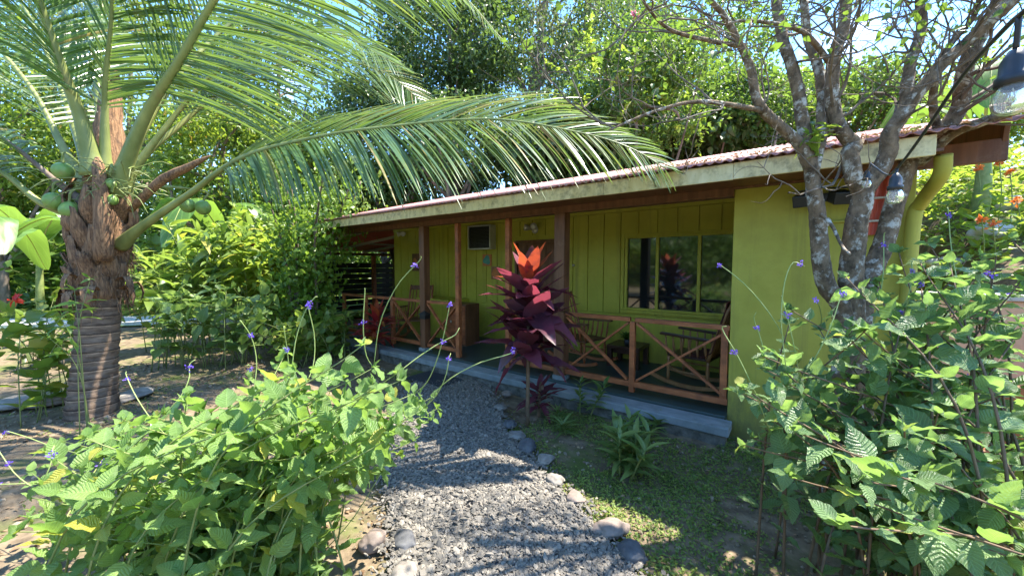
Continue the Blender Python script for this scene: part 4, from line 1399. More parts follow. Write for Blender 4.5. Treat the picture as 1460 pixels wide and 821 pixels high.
# ------------------------------------------------------------------ plants
def shrub(name, label, cat, base, tips, m_leaf, leaf, m_stem, per=9, flowers=(), wand=0.3, sr=0.006, tpl=L_BUSH, group=None, node=0.09, start=0.3, mflower=None, jit=0.25):
    """many curved stems from base to tips with pairs of leaves along each"""
    base = np.array(base, float)
    t = thing(name, label, cat, tuple(base), group)
    st, P, D, N, S = MB(), [], [], [], []
    for i, tip in enumerate(tips):
        b0 = base + [rng.normal(0, jit), rng.normal(0, jit), -0.03]
        out = tip - b0
        midp = b0 + out * 0.5 + np.array([-out[0], -out[1], 0]) * 0.22 + [0, 0, abs(out[2]) * 0.18]
        C = spline([b0, midp, tip], 16)
        st.tube(C, np.linspace(sr * 1.3, sr * 0.45, 16), 5)
        L = np.linalg.norm(np.diff(C, axis=0), axis=1).sum()
        k = max(3, int(L * (1 - start) / node))
        for q, f in enumerate(np.linspace(start, 1.0, k)):
            pt = C[min(15, int(f * 15))] * 1.0
            tg = unit(C[min(15, int(f * 15))] - C[max(0, int(f * 15) - 1)])
            s1 = unit(np.cross(tg, rng.normal(0, 1, 3)))
            for sgn in (-1, 1):
                d = unit(s1 * sgn + tg * 0.35 + np.array([0, 0, rng.normal(0.02, 0.33)]) + rng.normal(0, 0.2, 3))
                P.append(pt + d * leaf * 0.12)
                D.append(d)
                N.append(np.array([0, 0, 1.0]) + rng.normal(0, 0.35, 3))
                S.append(leaf * rng.uniform(0.42, 1.2) * (0.55 if f > 0.97 else 1))
        # tuft at the tip
        for q in range(3):
            P.append(tip)
            D.append(unit(rng.normal(0, 0.6, 3) + [0, 0, 0.5]))
            N.append(rng.normal(0, 0.5, 3) + [0, 0, 1])
            S.append(leaf * rng.uniform(0.25, 0.6))
    st.build('stem', m_stem, t, smooth=True)
    V, Q, UV = scatter(tpl, P, D, N, S)
    mesh('foliage', V, [Q], m_leaf, t, UV, smooth=True)
    for tip, end in flowers:
        a = np.array(tip, float)
        e = np.array(end, float)
        a = min(tips, key=lambda q: np.linalg.norm(q - a) + 0.3 * np.linalg.norm(q - e))
        ln = np.linalg.norm(e - a)
        sag = unit(rng.normal(0, 1, 3)) * ln * rng.uniform(0.05, 0.16)
        C = spline([a, a * 0.66 + e * 0.34 + sag, a * 0.3 + e * 0.7 + sag * 0.9, e, e + unit(e - a) * 0.02 + rng.normal(0, 0.012, 3)], 14)
        w = MB().tube(C, np.interp(np.arange(14), [0, 3, 12, 13], [0.0018, 0.0026, 0.0023, 0.001]), 6).build('flower_spike', M['wand'], t, smooth=True)
        f = rng.uniform(0.55, 0.98)
        c = C[int(f * 13)]
        n = 22
        V, Q, UV = scatter(L_SMALL, c + rng.normal(0, 0.006, (n, 3)), rnd_dir(n), rnd_dir(n), rng.uniform(0.009, 0.015, n))
        mesh('flower', V, [Q], mflower or M['purple'], w, UV)
    return t


def sample_px(poly, n, dlo, dhi, zmin=0.12, bias=None):
    out = []
    P = np.array(poly, float)
    while len(out) < n:
        q = rng.uniform(P.min(0), P.max(0), (1, 2))
        if not inside(q, poly)[0]:
            continue
        d = rng.uniform(dlo, dhi)
        p = at(q[0, 0], q[0, 1], d)
        if p[2] < zmin:
            continue
        out.append(p)
    return out


# big sunlit shrub on the left
lp = [(20, 660), (80, 612), (180, 575), (300, 560), (370, 525), (430, 480), (520, 492), (590, 520), (632, 570), (628, 605), (578, 650), (545, 700), (480, 745), (440, 840), (0, 840), (30, 740)]
tips = sample_px(lp, 140, 1.45, 2.45, 0.3)
fl = []
for a, e in (((430, 520), (448, 425)), ((500, 520), (520, 420)), ((535, 520), (598, 372)), ((560, 560), (640, 440)), ((590, 560), (648, 478)), ((600, 590), (640, 512)), ((620, 600), (725, 505)),
             ((250, 590), (180, 535)), ((330, 590), (355, 520)), ((420, 560), (405, 470)), ((350, 590), (345, 460)), ((100, 650), (10, 615)), ((100, 700), (75, 640)), ((180, 660), (145, 660)), ((400, 700), (410, 700)),
             ((230, 790), (183, 775)), ((390, 650), (385, 675)), ((560, 620), (540, 655)), ((300, 560), (270, 520)), ((120, 720), (0, 645)), ((80, 690), (-10, 690)), ((560, 720), (420, 815)), ((470, 560), (440, 440))):
    d = rng.uniform(1.7, 2.2)
    fl.append((at(*a, d), at(*e, d + rng.uniform(-0.1, 0.1))))
bc = at(330, 900, 1.85)
left_shrub = shrub('flowering_shrub', 'large sunlit shrub with crinkled bright green leaves and violet flower spikes at the lower left', 'shrub', (bc[0], bc[1], 0.0), tips, M['bush_leaf'], 0.102, M['stem'], flowers=fl, jit=0.24, node=0.068, start=0.15, sr=0.0045)

# tall lanky shrub on the right
rp = [(1045, 610), (1058, 560), (1110, 470), (1220, 430), (1330, 400), (1480, 390), (1480, 840), (1200, 840), (1150, 720), (1075, 650)]
tips = sample_px(rp, 46, 1.35, 2.3, 0.3)
tips += sample_px([(1090, 420), (1130, 375), (1230, 350), (1330, 335), (1480, 345), (1480, 420), (1100, 470)], 24, 1.6, 2.2, 0.3)
tips += sample_px([(1035, 560), (1090, 490), (1150, 520), (1150, 690), (1060, 680)], 16, 1.5, 2.0, 0.3)
tips += sample_px([(1180, 640), (1480, 560), (1480, 840), (1200, 840)], 24, 1.05, 1.7, 0.3)
fl = []
for a, e in (((1100, 540), (1075, 455)), ((1140, 500), (1130, 375)), ((1180, 520), (1115, 425)), ((1230, 470), (1300, 375)), ((1230, 480), (1165, 430)), ((1300, 480), (1330, 385)), ((1330, 430), (1352, 300)),
             ((1320, 520), (1285, 445)), ((1350, 520), (1340, 450)), ((1160, 560), (1200, 420)), ((1330, 620), (1440, 420)), ((1420, 480), (1410, 390)), ((1400, 600), (1385, 530)), ((1100, 620), (1030, 470)),
             ((1120, 500), (1030, 380)), ((1250, 600), (1385, 545)), ((1200, 500), (1260, 340))):
    d = rng.uniform(1.6, 2.1)
    fl.append((at(*a, d), at(*e, d + rng.uniform(-0.1, 0.1))))
bc = at(1330, 900, 1.75)
shrub('flowering_shrub', 'tall lanky dark green shrub with violet flower spikes at the lower right', 'shrub', (bc[0], bc[1], 0.0), tips, M['bush_leaf_cool'], 0.112, M['stem_brown'], flowers=fl, jit=0.30, node=0.10, sr=0.006, start=0.2)

# smooth broad-leaved plant behind the left shrub
n = 22
c = at(270, 640, 2.55)
t = thing('broadleaf_plant', 'plant with long smooth upright green leaves just behind the left shrub', 'plant', (c[0], c[1], 0))
D = unit(np.column_stack([rng.normal(0, 0.55, (n, 2)), rng.uniform(0.3, 1.1, n)]))
V, Q, UV = scatter(grid_leaf(8, 2, lambda v: 0.16 * math.sin(math.pi * (v * .96 + .04) ** .9) + .003, .35, .3), np.column_stack([np.full(n, c[0]), np.full(n, c[1]), rng.uniform(0.35, 0.7, n)]) + rng.normal(0, .1, (n, 3)) * [1, 1, 0],
                   D, np.tile([0, 0, 1.0], (n, 1)) + rng.normal(0, .2, (n, 3)), rng.uniform(0.22, 0.36, n))
mesh('foliage', V, [Q], M['smooth_leaf'], t, UV, smooth=True)
b = MB()
for k in range(5):
    b.tube(spline([(c[0] + rng.normal(0, .06), c[1] + rng.normal(0, .06), -0.02), (c[0] + rng.normal(0, .05), c[1] + rng.normal(0, .05), 0.4), (c[0] + rng.normal(0, .1), c[1] + rng.normal(0, .1), 0.7)], 8), 0.009, 6)
b.build('stem', M['stem'], t)


def cordyline(label, px, py, ztop, zlow, n, L, mats, hot, seed_tilt=0.0, w=1.0, name='cordyline'):
    p = on_z(px, py)
    t = thing(name, label, 'plant', (p[0], p[1], 0), 'red-leaved cordylines in the garden')
    tilt = np.array([seed_tilt, 0, 0])
    C = spline([p + [0, 0, -0.04], p + [0.01, 0, ztop * 0.4], p + tilt * 0.5 + [0, 0.01, ztop * 0.7], p + tilt + [0, 0, ztop - L * 0.75]], 20)
    MB().tube(C, np.linspace(0.024, 0.014, 20), 8, 0.04).build('stem', M['stem_brown'], t, smooth=True)
    sets = [([], [], [], []), ([], [], [], [])]
    for k in range(n):
        f = k / (n - 1)
        z = zlow + (ztop - L * 0.75 - zlow) * f ** 0.9
        i = int(np.clip(np.searchsorted(C[:, 2], z), 0, 19))
        a = k * 2.39996 + rng.normal(0, 0.2)
        lift = 0.34 + 0.3 * f + rng.normal(0, 0.34) + (max(0, f - 0.84) * 14 * rng.uniform(0.5, 1.2))
        d = unit(np.array([math.cos(a), math.sin(a), lift]))
        S = sets[1 if (f > 1 - hot and rng.random() < 0.6) else 0]
        S[0].append(np.array([C[i][0], C[i][1], z]) + d * 0.02)
        S[1].append(d)
        S[2].append(np.array([-d[0] * .5 * lift, -d[1] * .5 * lift, 1.0]) + rng.normal(0, 0.15, 3))
        l = L * (0.82 + 0.25 * math.sin(math.pi * min(1, f + 0.12))) * rng.uniform(0.75, 1.12)
        S[3].append((l * w, l, l * (1.1 - 0.85 * min(1, max(0, lift)))))
    for (P, D, N, S), m, nm in zip(sets, mats, ('foliage', 'young_leaves')):
        if P:
            V, Q, UV = scatter(L_CORDY, P, D, N, S)
            mesh(nm, V, [Q], m, t, UV, smooth=True)
    return t


rng = np.random.default_rng(23)
cordyline('tall dark purple cordyline with an orange-red leaf crown before the porch entrance', 752, 603, 2.0, 0.68, 64, 0.54, (M['cordy'], M['cordy_hot']), 0.25, 0.02, 1.4)
cordyline('young dark purple cordyline shoot at the foot of the tall one', 768, 590, 0.52, 0.06, 22, 0.30, (M['cordy'], M['cordy']), 0.0, 0.05)
cordyline('small pink and red cordyline by the left end of the porch', 538, 512, 1.12, 0.30, 46, 0.42, (M['cordy_pink'], M['cordy_hot']), 0.22, 0.0, 1.1)


def tuft(label, px, py, h, n, L, m, spread=0.7, stems=1, w=1.0, name='strap_leaf_plant'):
    p = on_z(px, py)
    t = thing(name, label, 'plant', (p[0], p[1], 0), 'small strap-leaved plants before the porch')
    b = MB()
    P, D, N, S = [], [], [], []
    for s in range(stems):
        off = np.array([rng.normal(0, 0.07), rng.normal(0, 0.07), 0]) if stems > 1 else np.zeros(3)
        hh = h * rng.uniform(0.6, 1.0)
        lean = np.array([off[0] * 1.2, off[1] * 1.2, 0])
        C = spline([p + off + [0, 0, -0.03], p + off + lean * 0.5 + [0, 0, hh * 0.5], p + off + lean + [0, 0, hh]], 8)
        b.tube(C, np.linspace(0.009, 0.005, 8), 6)
        for k in range(n):
            f = k / n
            q = C[int(2 + f * 5.9)]
            a = k * 2.4 + rng.normal(0, .2)
            d = unit(np.array([math.cos(a) * spread, math.sin(a) * spread, 0.25 + 0.9 * f]))
            P.append(q)
            D.append(d)
            N.append([0, 0, 1.0] + rng.normal(0, .15, 3))
            l = L * rng.uniform(0.65, 1.1)
            S.append((l * w, l, l))
    b.build('stem', M['stem'], t, smooth=True)
    V, Q, UV = scatter(L_LANCE, P, D, N, S)
    mesh('foliage', V, [Q], m, t, UV, smooth=True)


tuft('bushy clump of strap leaves in the bed before the railing', 885, 668, 0.36, 15, 0.20, M['dracaena'], stems=9, w=0.8)
tuft('slender upright strap-leaved plant right beside the porch step and the tall cordyline', 826, 586, 0.42, 22, 0.16, M['dracaena'], stems=2, w=0.9)
tuft('low rosette of narrow leaves against the step edge below the railing', 912, 615, 0.10, 22, 0.21, M['dracaena'], stems=2, w=0.55)
tuft('thin grassy plant in the shade between the tall cordyline and the strap-leaf clump', 812, 618, 0.12, 20, 0.20, M['dracaena'], stems=2, w=0.5)


def clump(name, label, cat, px, py, h, n, leaf, m, spread=0.35, node=0.14, tpl=L_LANCE, start=0.35, m_st=None, group=None, sr=0.007, p=None):
    p = on_z(px, py) if p is None else np.array(p, float)
    tips = [p + [rng.normal(0, spread), rng.normal(0, spread), h * rng.uniform(0.6, 1.05)] for _ in range(n)]
    return shrub(name, label, cat, (p[0], p[1], p[2] if p[2] > 0.2 else 0), tips, m, leaf, m_st or M['stem'], tpl=tpl, node=node, start=start, sr=sr, group=group, jit=spread * 0.45)


G1 = 'tall garden plants between the palm and the porch'
clump('ginger_plant', 'tall ginger clump with long lance leaves just right of the palm trunk', 'plant', 235, 500, 1.9, 12, 0.42, M['garden_leaf'], 0.4, 0.16, group=G1)
clump('ginger_plant', 'tall cane clump with long leaves midway between palm and vine-covered trunk', 'plant', 300, 492, 2.3, 14, 0.46, M['garden_leaf'], 0.45, 0.17, group=G1)
clump('ginger_plant', 'yellowish cane clump close left of the vine-covered trunk', 'plant', 372, 490, 2.5, 12, 0.46, M['lime_leaf'], 0.4, 0.17, group=G1)
clump('veined_shrub', 'bushy shrub with striped veined leaves right beside the palm trunk', 'shrub', 262, 520, 1.35, 16, 0.24, M['zebra_leaf'], 0.45, 0.13, tpl=L_OVATE, start=0.25, group=G1)
clump('veined_shrub', 'bushy shrub with striped veined leaves before the yellowish canes', 'shrub', 345, 515, 1.25, 14, 0.24, M['zebra_leaf'], 0.42, 0.13, tpl=L_OVATE, start=0.2, group=G1)
clump('leafy_shrub', 'low dark leafy shrub at the foot of the vine-covered trunk', 'shrub', 430, 520, 0.9, 16, 0.18, M['garden_leaf'], 0.4, 0.10, tpl=L_OVATE, start=0.2, group=G1)
clump('leafy_shrub', 'lime green leafy shrub behind the canes at lawn edge', 'shrub', 330, 460, 2.6, 18, 0.34, M['lime_leaf'], 0.7, 0.18, tpl=L_OVATE, start=0.3, group=G1)
clump('leafy_shrub', 'grey-leaved low shrub left of the palm trunk', 'shrub', 62, 520, 0.55, 18, 0.20, M['tree_grey'], 0.3, 0.10, start=0.3, group=G1, m_st=M['bark_far'])
clump('hibiscus', 'hibiscus with broad leaves and a red bloom at the left edge before the palm', 'shrub', 60, 590, 1.25, 11, 0.22, M['lime_leaf'], 0.4, 0.13, tpl=L_OVATE, start=0.15, group=G1, sr=0.005)
clump('leafy_shrub', 'dense dark shrub beyond the concrete path at the far left', 'shrub', 90, 450, 2.6, 26, 0.34, M['tree_mid'], 1.0, 0.18, tpl=L_OVATE, start=0.1, group=G1)
clump('leafy_shrub', 'dense shrub beyond the concrete path behind the ginger clumps', 'shrub', 230, 446, 3.0, 28, 0.34, M['tree_light'], 1.1, 0.18, tpl=L_OVATE, start=0.1, group=G1)
clump('leafy_shrub', 'dense shrub behind the carport at the lawn corner', 'shrub', 450, 436, 2.4, 26, 0.3, M['tree_mid'], 0.8, 0.18, tpl=L_OVATE, start=0.1, group=G1)
clump('vine_sprig', 'thin pale green sprig with small leaves climbing in front of the palm boots', 'plant', 150, 640, 1.75, 4, 0.16, M['vine_leaf'], 0.16, 0.10, start=0.7, group=G1, p=on_z(140, 628), sr=0.004)
clump('leafy_shrub', 'tall lime shrub pressed against the vine-covered trunk on its left', 'shrub', 395, 478, 2.9, 20, 0.30, M['lime_leaf'], 0.5, 0.15, tpl=L_OVATE, start=0.15, group=G1)
clump('leafy_shrub', 'tall glossy shrub filling the gap behind the vine-covered trunk', 'shrub', 415, 462, 3.2, 24, 0.28, M['vine_leaf'], 0.5, 0.15, tpl=L_OVATE, start=0.15, group=G1)
clump('ginger_plant', 'tall cane clump in sun behind the striped shrubs', 'plant', 280, 472, 2.7, 14, 0.5, M['lime_leaf'], 0.5, 0.17, group=G1)
clump('leafy_shrub', 'low green shrub at the porch end beside the pink and red cordyline', 'shrub', 480, 508, 0.85, 14, 0.17, M['garden_leaf'], 0.3, 0.09, tpl=L_OVATE, start=0.15, group=G1)
c = at(20, 428, 3.6)
t = tag(mesh('hibiscus_flower', *(lambda r: (r[0], [r[1]]))(scatter(L_OVATE, np.tile(c, (9, 1)), rnd_dir(9), rnd_dir(9), np.full(9, 0.075))), M['petal_red'], origin=c), 'red hibiscus bloom at the left edge of the view', 'flower')


def banana(label, base, leaves, L, group, name='banana_plant'):
    t = thing(name, label, 'banana plant', tuple(base), group)
    base = np.array(base, float)
    h = L * 0.75
    MB().tube(spline([base + [0, 0, -0.05], base + [0.03, 0, h * 0.5], base + [0, 0.04, h]], 10), np.linspace(0.12, 0.07, 10), 12, 0.03).build('trunk', M['stem'], t, smooth=True)
    for a, lift, l, droop in leaves:
        d = np.array([math.cos(a), math.sin(a), 0])
        C = spline([base + [0, 0, h * 0.9], base + d * 0.22 * L * l + [0, 0, h + lift * L * 0.35], base + d * 0.6 * L * l + [0, 0, h + lift * L * 0.55], base + d * 0.95 * L * l + [0, 0, h + lift * L * 0.5 - droop * L]], 26)
        T = unit(np.gradient(C, axis=0))
        sd = unit(np.cross(T, [0, 0, 1.0]))
        nn = np.cross(sd, T)
        V, UV, Q = [], [], []
        for i in range(26):
            f = i / 25
            w = 0.0 if f < 0.2 else L * 0.17 * math.sin(math.pi * min(1, (f - 0.2) / 0.8 * 0.96 + 0.03)) ** 0.6
            for j in range(7):
                u = (j - 3) / 3
                V.append(C[i] + sd[i] * u * w + nn[i] * (abs(u) * 0.30 - 0.35 * u * u + 0.05 * math.sin(f * 40 + u * 2) * abs(u)) * w)
                UV.append((j / 6, f))
            if i:
                Q += [((i - 1) * 7 + j, (i - 1) * 7 + j + 1, i * 7 + j + 1, i * 7 + j) for j in range(6)]
        lf = mesh('leaf', V, [np.array(Q)], M['banana_leaf'], t, np.array(UV), smooth=True)
        MB().tube(C, np.linspace(0.025, 0.004, 26), 6).build('midrib', M['rachis'], lf, smooth=True)
    return t


GB = 'banana plants round the garden'
banana('banana plant with big sunlit leaves at the left edge behind the palm', on_z(-20, 500), [(0.2, 1.0, 0.8, 0.3), (1.3, 1.1, .9, .35), (2.6, .9, .9, .4), (4.0, 1.1, 0.8, .3), (5.2, 1.0, .8, .45), (-0.4, 0.3, .8, .5)], 2.0, GB)
banana('banana plant with broad backlit leaves between the palm crown and the vines', on_z(330, 455), [(0.3, 1.0, 0.8, 0.3), (1.7, 1.1, .9, .35), (3.0, .9, .9, .4), (4.2, 1.1, 0.8, .3), (5.4, 1.0, .9, .45)], 2.7, GB)
banana('banana plant with broad leaves low behind the palm boots', on_z(60, 455), [(0.5, 1.0, 0.8, 0.3), (1.9, 1.1, .9, .35), (3.2, .9, .9, .4), (4.6, 1.1, 0.8, .3), (5.6, 1.0, .9, .45)], 2.6, GB)
bp_ = at(1395, 300, 6.2)
banana('banana plant with broad leaves beyond the right end of the roof', (bp_[0], bp_[1], float(hill(bp_[0], bp_[1])) - 0.05), [(0.1, 1.0, 0.9, 0.35), (1.2, 1.1, .9, .35), (2.4, .9, .9, .4), (3.4, 1.0, 0.9, .45), (4.5, 1.0, 0.8, .4), (5.4, 1.0, .9, .45)], 1.7, GB)

# vine-covered trunk left of the porch
vb = on_z(438, 500)
t = thing('vine_covered_tree', 'slim tree wrapped in dense small-leaved climbing vines at the porch end', 'tree', (vb[0], vb[1], 0))
b = MB()
trunks = []
for k in range(7):
    o1, o2 = rng.normal(0, .12, 2), rng.normal(0, .42, 2)
    C = spline([vb + [o1[0], o1[1], -0.05], vb + [o1[0] * 1.4 - .03, o1[1] * 1.3, 1.0], vb + [o2[0] * .7, o2[1] * .7, 2.2], vb + [o2[0] * 1.3, o2[1] * 1.3, 3.4]], 20)
    trunks.append(C)
    b.tube(C, np.linspace(0.035, 0.012, 20), 7, 0.06)
b.build('trunk', M['bark_far'], t, smooth=True)
n = 5200
C = np.concatenate(trunks)
q = C[rng.integers(0, len(C), n)]
rsp = np.interp(q[:, 2], [0, 0.6, 1.6, 2.6, 3.4], [0.30, 0.26, 0.20, 0.26, 0.30])
P = q + rng.normal(0, 1, (n, 3)) * rsp[:, None]
P[:, 2] = np.abs(P[:, 2] - 0.05) + 0.05
out = P - (vb + [0, 0, 0])
out[:, 2] = -0.25
D = unit(out + rng.normal(0, .7, (n, 3)))
V, Q, UV = scatter(L_OVATE, P, unit(np.column_stack([rng.normal(0, .6, (n, 2)), rng.normal(-.6, .4, n)])), unit(out) + rng.normal(0, .4, (n, 3)) + [0, 0, .5], rng.uniform(0.06, 0.125, n))
mesh('foliage', V, [Q], M['vine_leaf'], t, UV)


# ------------------------------------------------------------------ lichen-spotted tree before the green wall
tb = on_z(1215, 640)
tb = at(1212, 640, 2.62)
tree = thing('lichen_tree', 'multi-stemmed tree with lichen-spotted bark and bare twigs before the green wall', 'tree', (tb[0], tb[1], 0))
base = np.array([tb[0], tb[1], -0.05])
BR = {
    'a': ([None, (1205, 470, 2.6), (1176, 400, 2.56), (1164, 300, 2.52), (1157, 240, 2.5)], (0.10, 0.062)),
    'a1': ([(1157, 245, 2.5), (1138, 205, 2.48), (1098, 168, 2.45), (1081, 146, 2.42), (1069, 95, 2.4), (1056, 66, 2.4), (1036, 29, 2.35), (1014, 0, 2.3), (985, -60, 2.2)], (0.045, 0.014)),
    'a2': ([(1158, 245, 2.5), (1147, 190, 2.5), (1136, 120, 2.52), (1118, 60, 2.55), (1106, 0, 2.6), (1098, -90, 2.65)], (0.05, 0.032)),
    'a3': ([(1158, 245, 2.5), (1172, 180, 2.55), (1170, 110, 2.62), (1152, 55, 2.68), (1146, -10, 2.7), (1150, -90, 2.8)], (0.046, 0.025)),
    'a4': ([(1090, 158, 2.43), (1030, 148, 2.3), (985, 146, 2.2), (930, 160, 2.15), (868, 186, 2.1)], (0.02, 0.006)),
    'a5': ([(1056, 66, 2.4), (1010, 58, 2.3), (960, 45, 2.2), (930, 20, 2.1), (912, -10, 2.0)], (0.018, 0.006)),
    'b': ([None, (1214, 470, 2.6), (1213, 390, 2.55), (1221, 320, 2.52), (1232, 268, 2.5)], (0.12, 0.085)),
    'b1': ([(1230, 275, 2.5), (1217, 250, 2.48), (1212, 219, 2.48), (1216, 205, 2.5), (1192, 172, 2.5), (1187, 95, 2.5), (1200, 47, 2.52), (1206, 0, 2.55), (1208, -90, 2.6)], (0.062, 0.035)),
    'b2': ([(1234, 270, 2.5), (1263, 228, 2.45), (1270, 190, 2.42), (1294, 153, 2.4), (1330, 106, 2.35), (1385, 55, 2.3), (1440, 5, 2.2), (1500, -60, 2.1)], (0.062, 0.03)),
    'b21': ([(1292, 156, 2.4), (1296, 100, 2.45), (1314, 40, 2.5), (1312, 0, 2.5), (1320, -80, 2.5)], (0.042, 0.024)),
    'c': ([None, (1228, 460, 2.66), (1262, 340, 2.7), (1285, 260, 2.7), (1302, 223, 2.68), (1338, 194, 2.65), (1370, 148, 2.6), (1376, 95, 2.55), (1410, 30, 2.5), (1428, -10, 2.45), (1450, -90, 2.4)], (0.10, 0.05)),
    'c1': ([(1310, 232, 2.68), (1356, 192, 2.5), (1400, 174, 2.35), (1460, 155, 2.2), (1540, 130, 2.0)], (0.042, 0.022)),
    'd1': ([(1187, 95, 2.5), (1150, 50, 2.4), (1110, 35, 2.3), (1060, 30, 2.2), (1030, 36, 2.15)], (0.022, 0.006)),
    'd2': ([(1338, 194, 2.65), (1330, 140, 2.5), (1345, 80, 2.4), (1390, 20, 2.3), (1400, -40, 2.2)], (0.03, 0.012)),
    'd3': ([(1164, 300, 2.52), (1185, 320, 2.4), (1200, 350, 2.3), (1212, 362, 2.2)], (0.014, 0.008)),
}
curves = {}
for k, (pts, (r0, r1)) in BR.items():
    C = spline([base + [{'a': -0.1, 'b': 0, 'c': 0.1}.get(k, 0), 0, 0] if q is None else at(*q) for q in pts], 14 * len(pts))
    C[1:-1] += np.array([[noise.noise(Vector((i * 0.11, q * 7.7, r0 * 99))) for q in range(3)] for i in range(len(C) - 2)]) * r0 * 0.10
    curves[k] = (C, r0, r1)
b = MB()
for k in 'abc':
    C, r0, r1 = curves[k]
    b.tube(C, 0.66 * np.linspace(r0, r1, len(C)), 16, 0.025)
b.build('trunk', M['bark'], tree, smooth=True)
for k in curves:
    if k in 'abc':
        continue
    C, r0, r1 = curves[k]
    MB().tube(C, 0.85 * np.linspace(r0, r1, len(C)), 12, 0.03).build('branch', M['bark'], tree, smooth=True)
# twigs: two generations of thin crooked shoots
tw = MB()
ends = []


def grow(p, d, L, r, gen):
    k = 7
    pts = [p]
    dd = d
    for i in range(k):
        dd = unit(dd + rng.normal(0, 0.22, 3) + np.array([0, 0, 0.07]))
        pts.append(pts[-1] + dd * L / k)
    pts = np.array(pts)
    tw.tube(pts, np.linspace(r, r * 0.35, k + 1), 5)
    if gen > 0:
        for i in range(rng.integers(3, 6)):
            q = rng.integers(2, k + 1)
            grow(pts[q], unit(dd + rng.normal(0, 0.75, 3)), L * rng.uniform(0.35, 0.65), r * 0.5, gen - 1)
    else:
        ends.append((pts[-1], dd))


for k, cnt in (('a1', 8), ('a2', 6), ('a3', 7), ('a4', 5), ('a5', 5), ('b1', 9), ('b2', 13), ('b21', 9), ('c', 10), ('c1', 9), ('d1', 5), ('d2', 8)):
    C, r0, r1 = curves[k]
    for i in range(cnt):
        j = rng.integers(int(len(C) * (0.55 if k == 'c' else 0.3)), len(C) - 1)
        tg = unit(C[j + 1] - C[j])
        d = unit(tg * 0.4 + rng.normal(0, 0.7, 3) + np.array([0, -0.1, 0.25]))
        grow(C[j], d, rng.uniform(0.45, 1.0), max(0.006, r1 * 0.3), 2)
tw.build('twigs', M['twig'], tree)
ends = [e for e in ends if e[0][2] > 2.75 and e[0][0] > -2.2]
n = 1500
ii = rng.integers(0, len(ends), n)
P = np.array([ends[i][0] for i in ii]) + rng.normal(0, 0.06, (n, 3))
V, Q, UV = scatter(L_OVATE, P, rnd_dir(n), rnd_dir(n) + [0, 0, .8], rng.uniform(0.025, 0.06, n))
mesh('foliage', V, [Q], M['tree_mid'], tree, UV)
q = at(1160, 200, 2.46)
n = 40
V, Q, UV = scatter(L_LANCE, q + rng.normal(0, 1, (n, 3)) * [.03, .03, .07], unit(np.column_stack([rng.normal(0, .6, (n, 2)), rng.normal(0.4, .5, n)])), np.tile([0, 0, 1.0], (n, 1)), rng.uniform(0.06, 0.13, n))
tag(mesh('air_plant', V, [Q], M['lime_leaf'], uv=UV, origin=q), 'small tuft of narrow green leaves growing in the fork of the lichen-spotted tree', 'plant')

# ------------------------------------------------------------------ string of garden bulbs
cab = spline([at(1240, 232, 2.35), at(1262, 248, 1.9), at(1276, 243, 1.35), at(1310, 200, 1.1), at(1370, 112, 0.85), at(1432, 42, 0.66), at(1470, 8, 0.58), at(1560, -80, 0.5)], 60)
t = thing('string_lights', 'black cable with unlit clear garden bulbs slung from the tree', 'string lights', tuple(cab[0]))
MB().tube(cab, 0.0042, 8).build('cable', M['plastic'], t, smooth=True)
for px, py, d, k in ((1447, 88, 0.62, 1.0), (1277, 255, 1.30, 1.0), (1236, 248, 2.3, 1.0)):
    c = at(px, py, d)
    i = int(np.argmin(np.linalg.norm(cab - c, axis=1)))
    s = MB()
    s.lathe(c, [(0.001, 0.020), (0.008, 0.018), (0.013, 0.008), (0.0165, 0.0), (0.0175, -0.022), (0.021, -0.024), (0.021, -0.038), (0.0165, -0.039)], 20)
    s.tube(spline([c + [0, 0, 0.018], (c + cab[i]) / 2 + [0, 0, 0.005], cab[i]], 6), 0.004, 8)
    s = s.build('socket', M['plastic'], t, smooth=True)
    MB().lathe(c, [(0.0155, -0.036), (0.017, -0.042), (0.022, -0.054), (0.0235, -0.066), (0.021, -0.077), (0.013, -0.084), (0.001, -0.086)], 20).build('bulb', M['bulb'], s, smooth=True)
    MB().tube(c + np.array([[0.0, 0, -0.04], [0.004, 0, -0.055], [-0.004, 0, -0.06], [0.0, 0, -0.066]]), 0.0012, 5).build('filament', M['metal'], s)


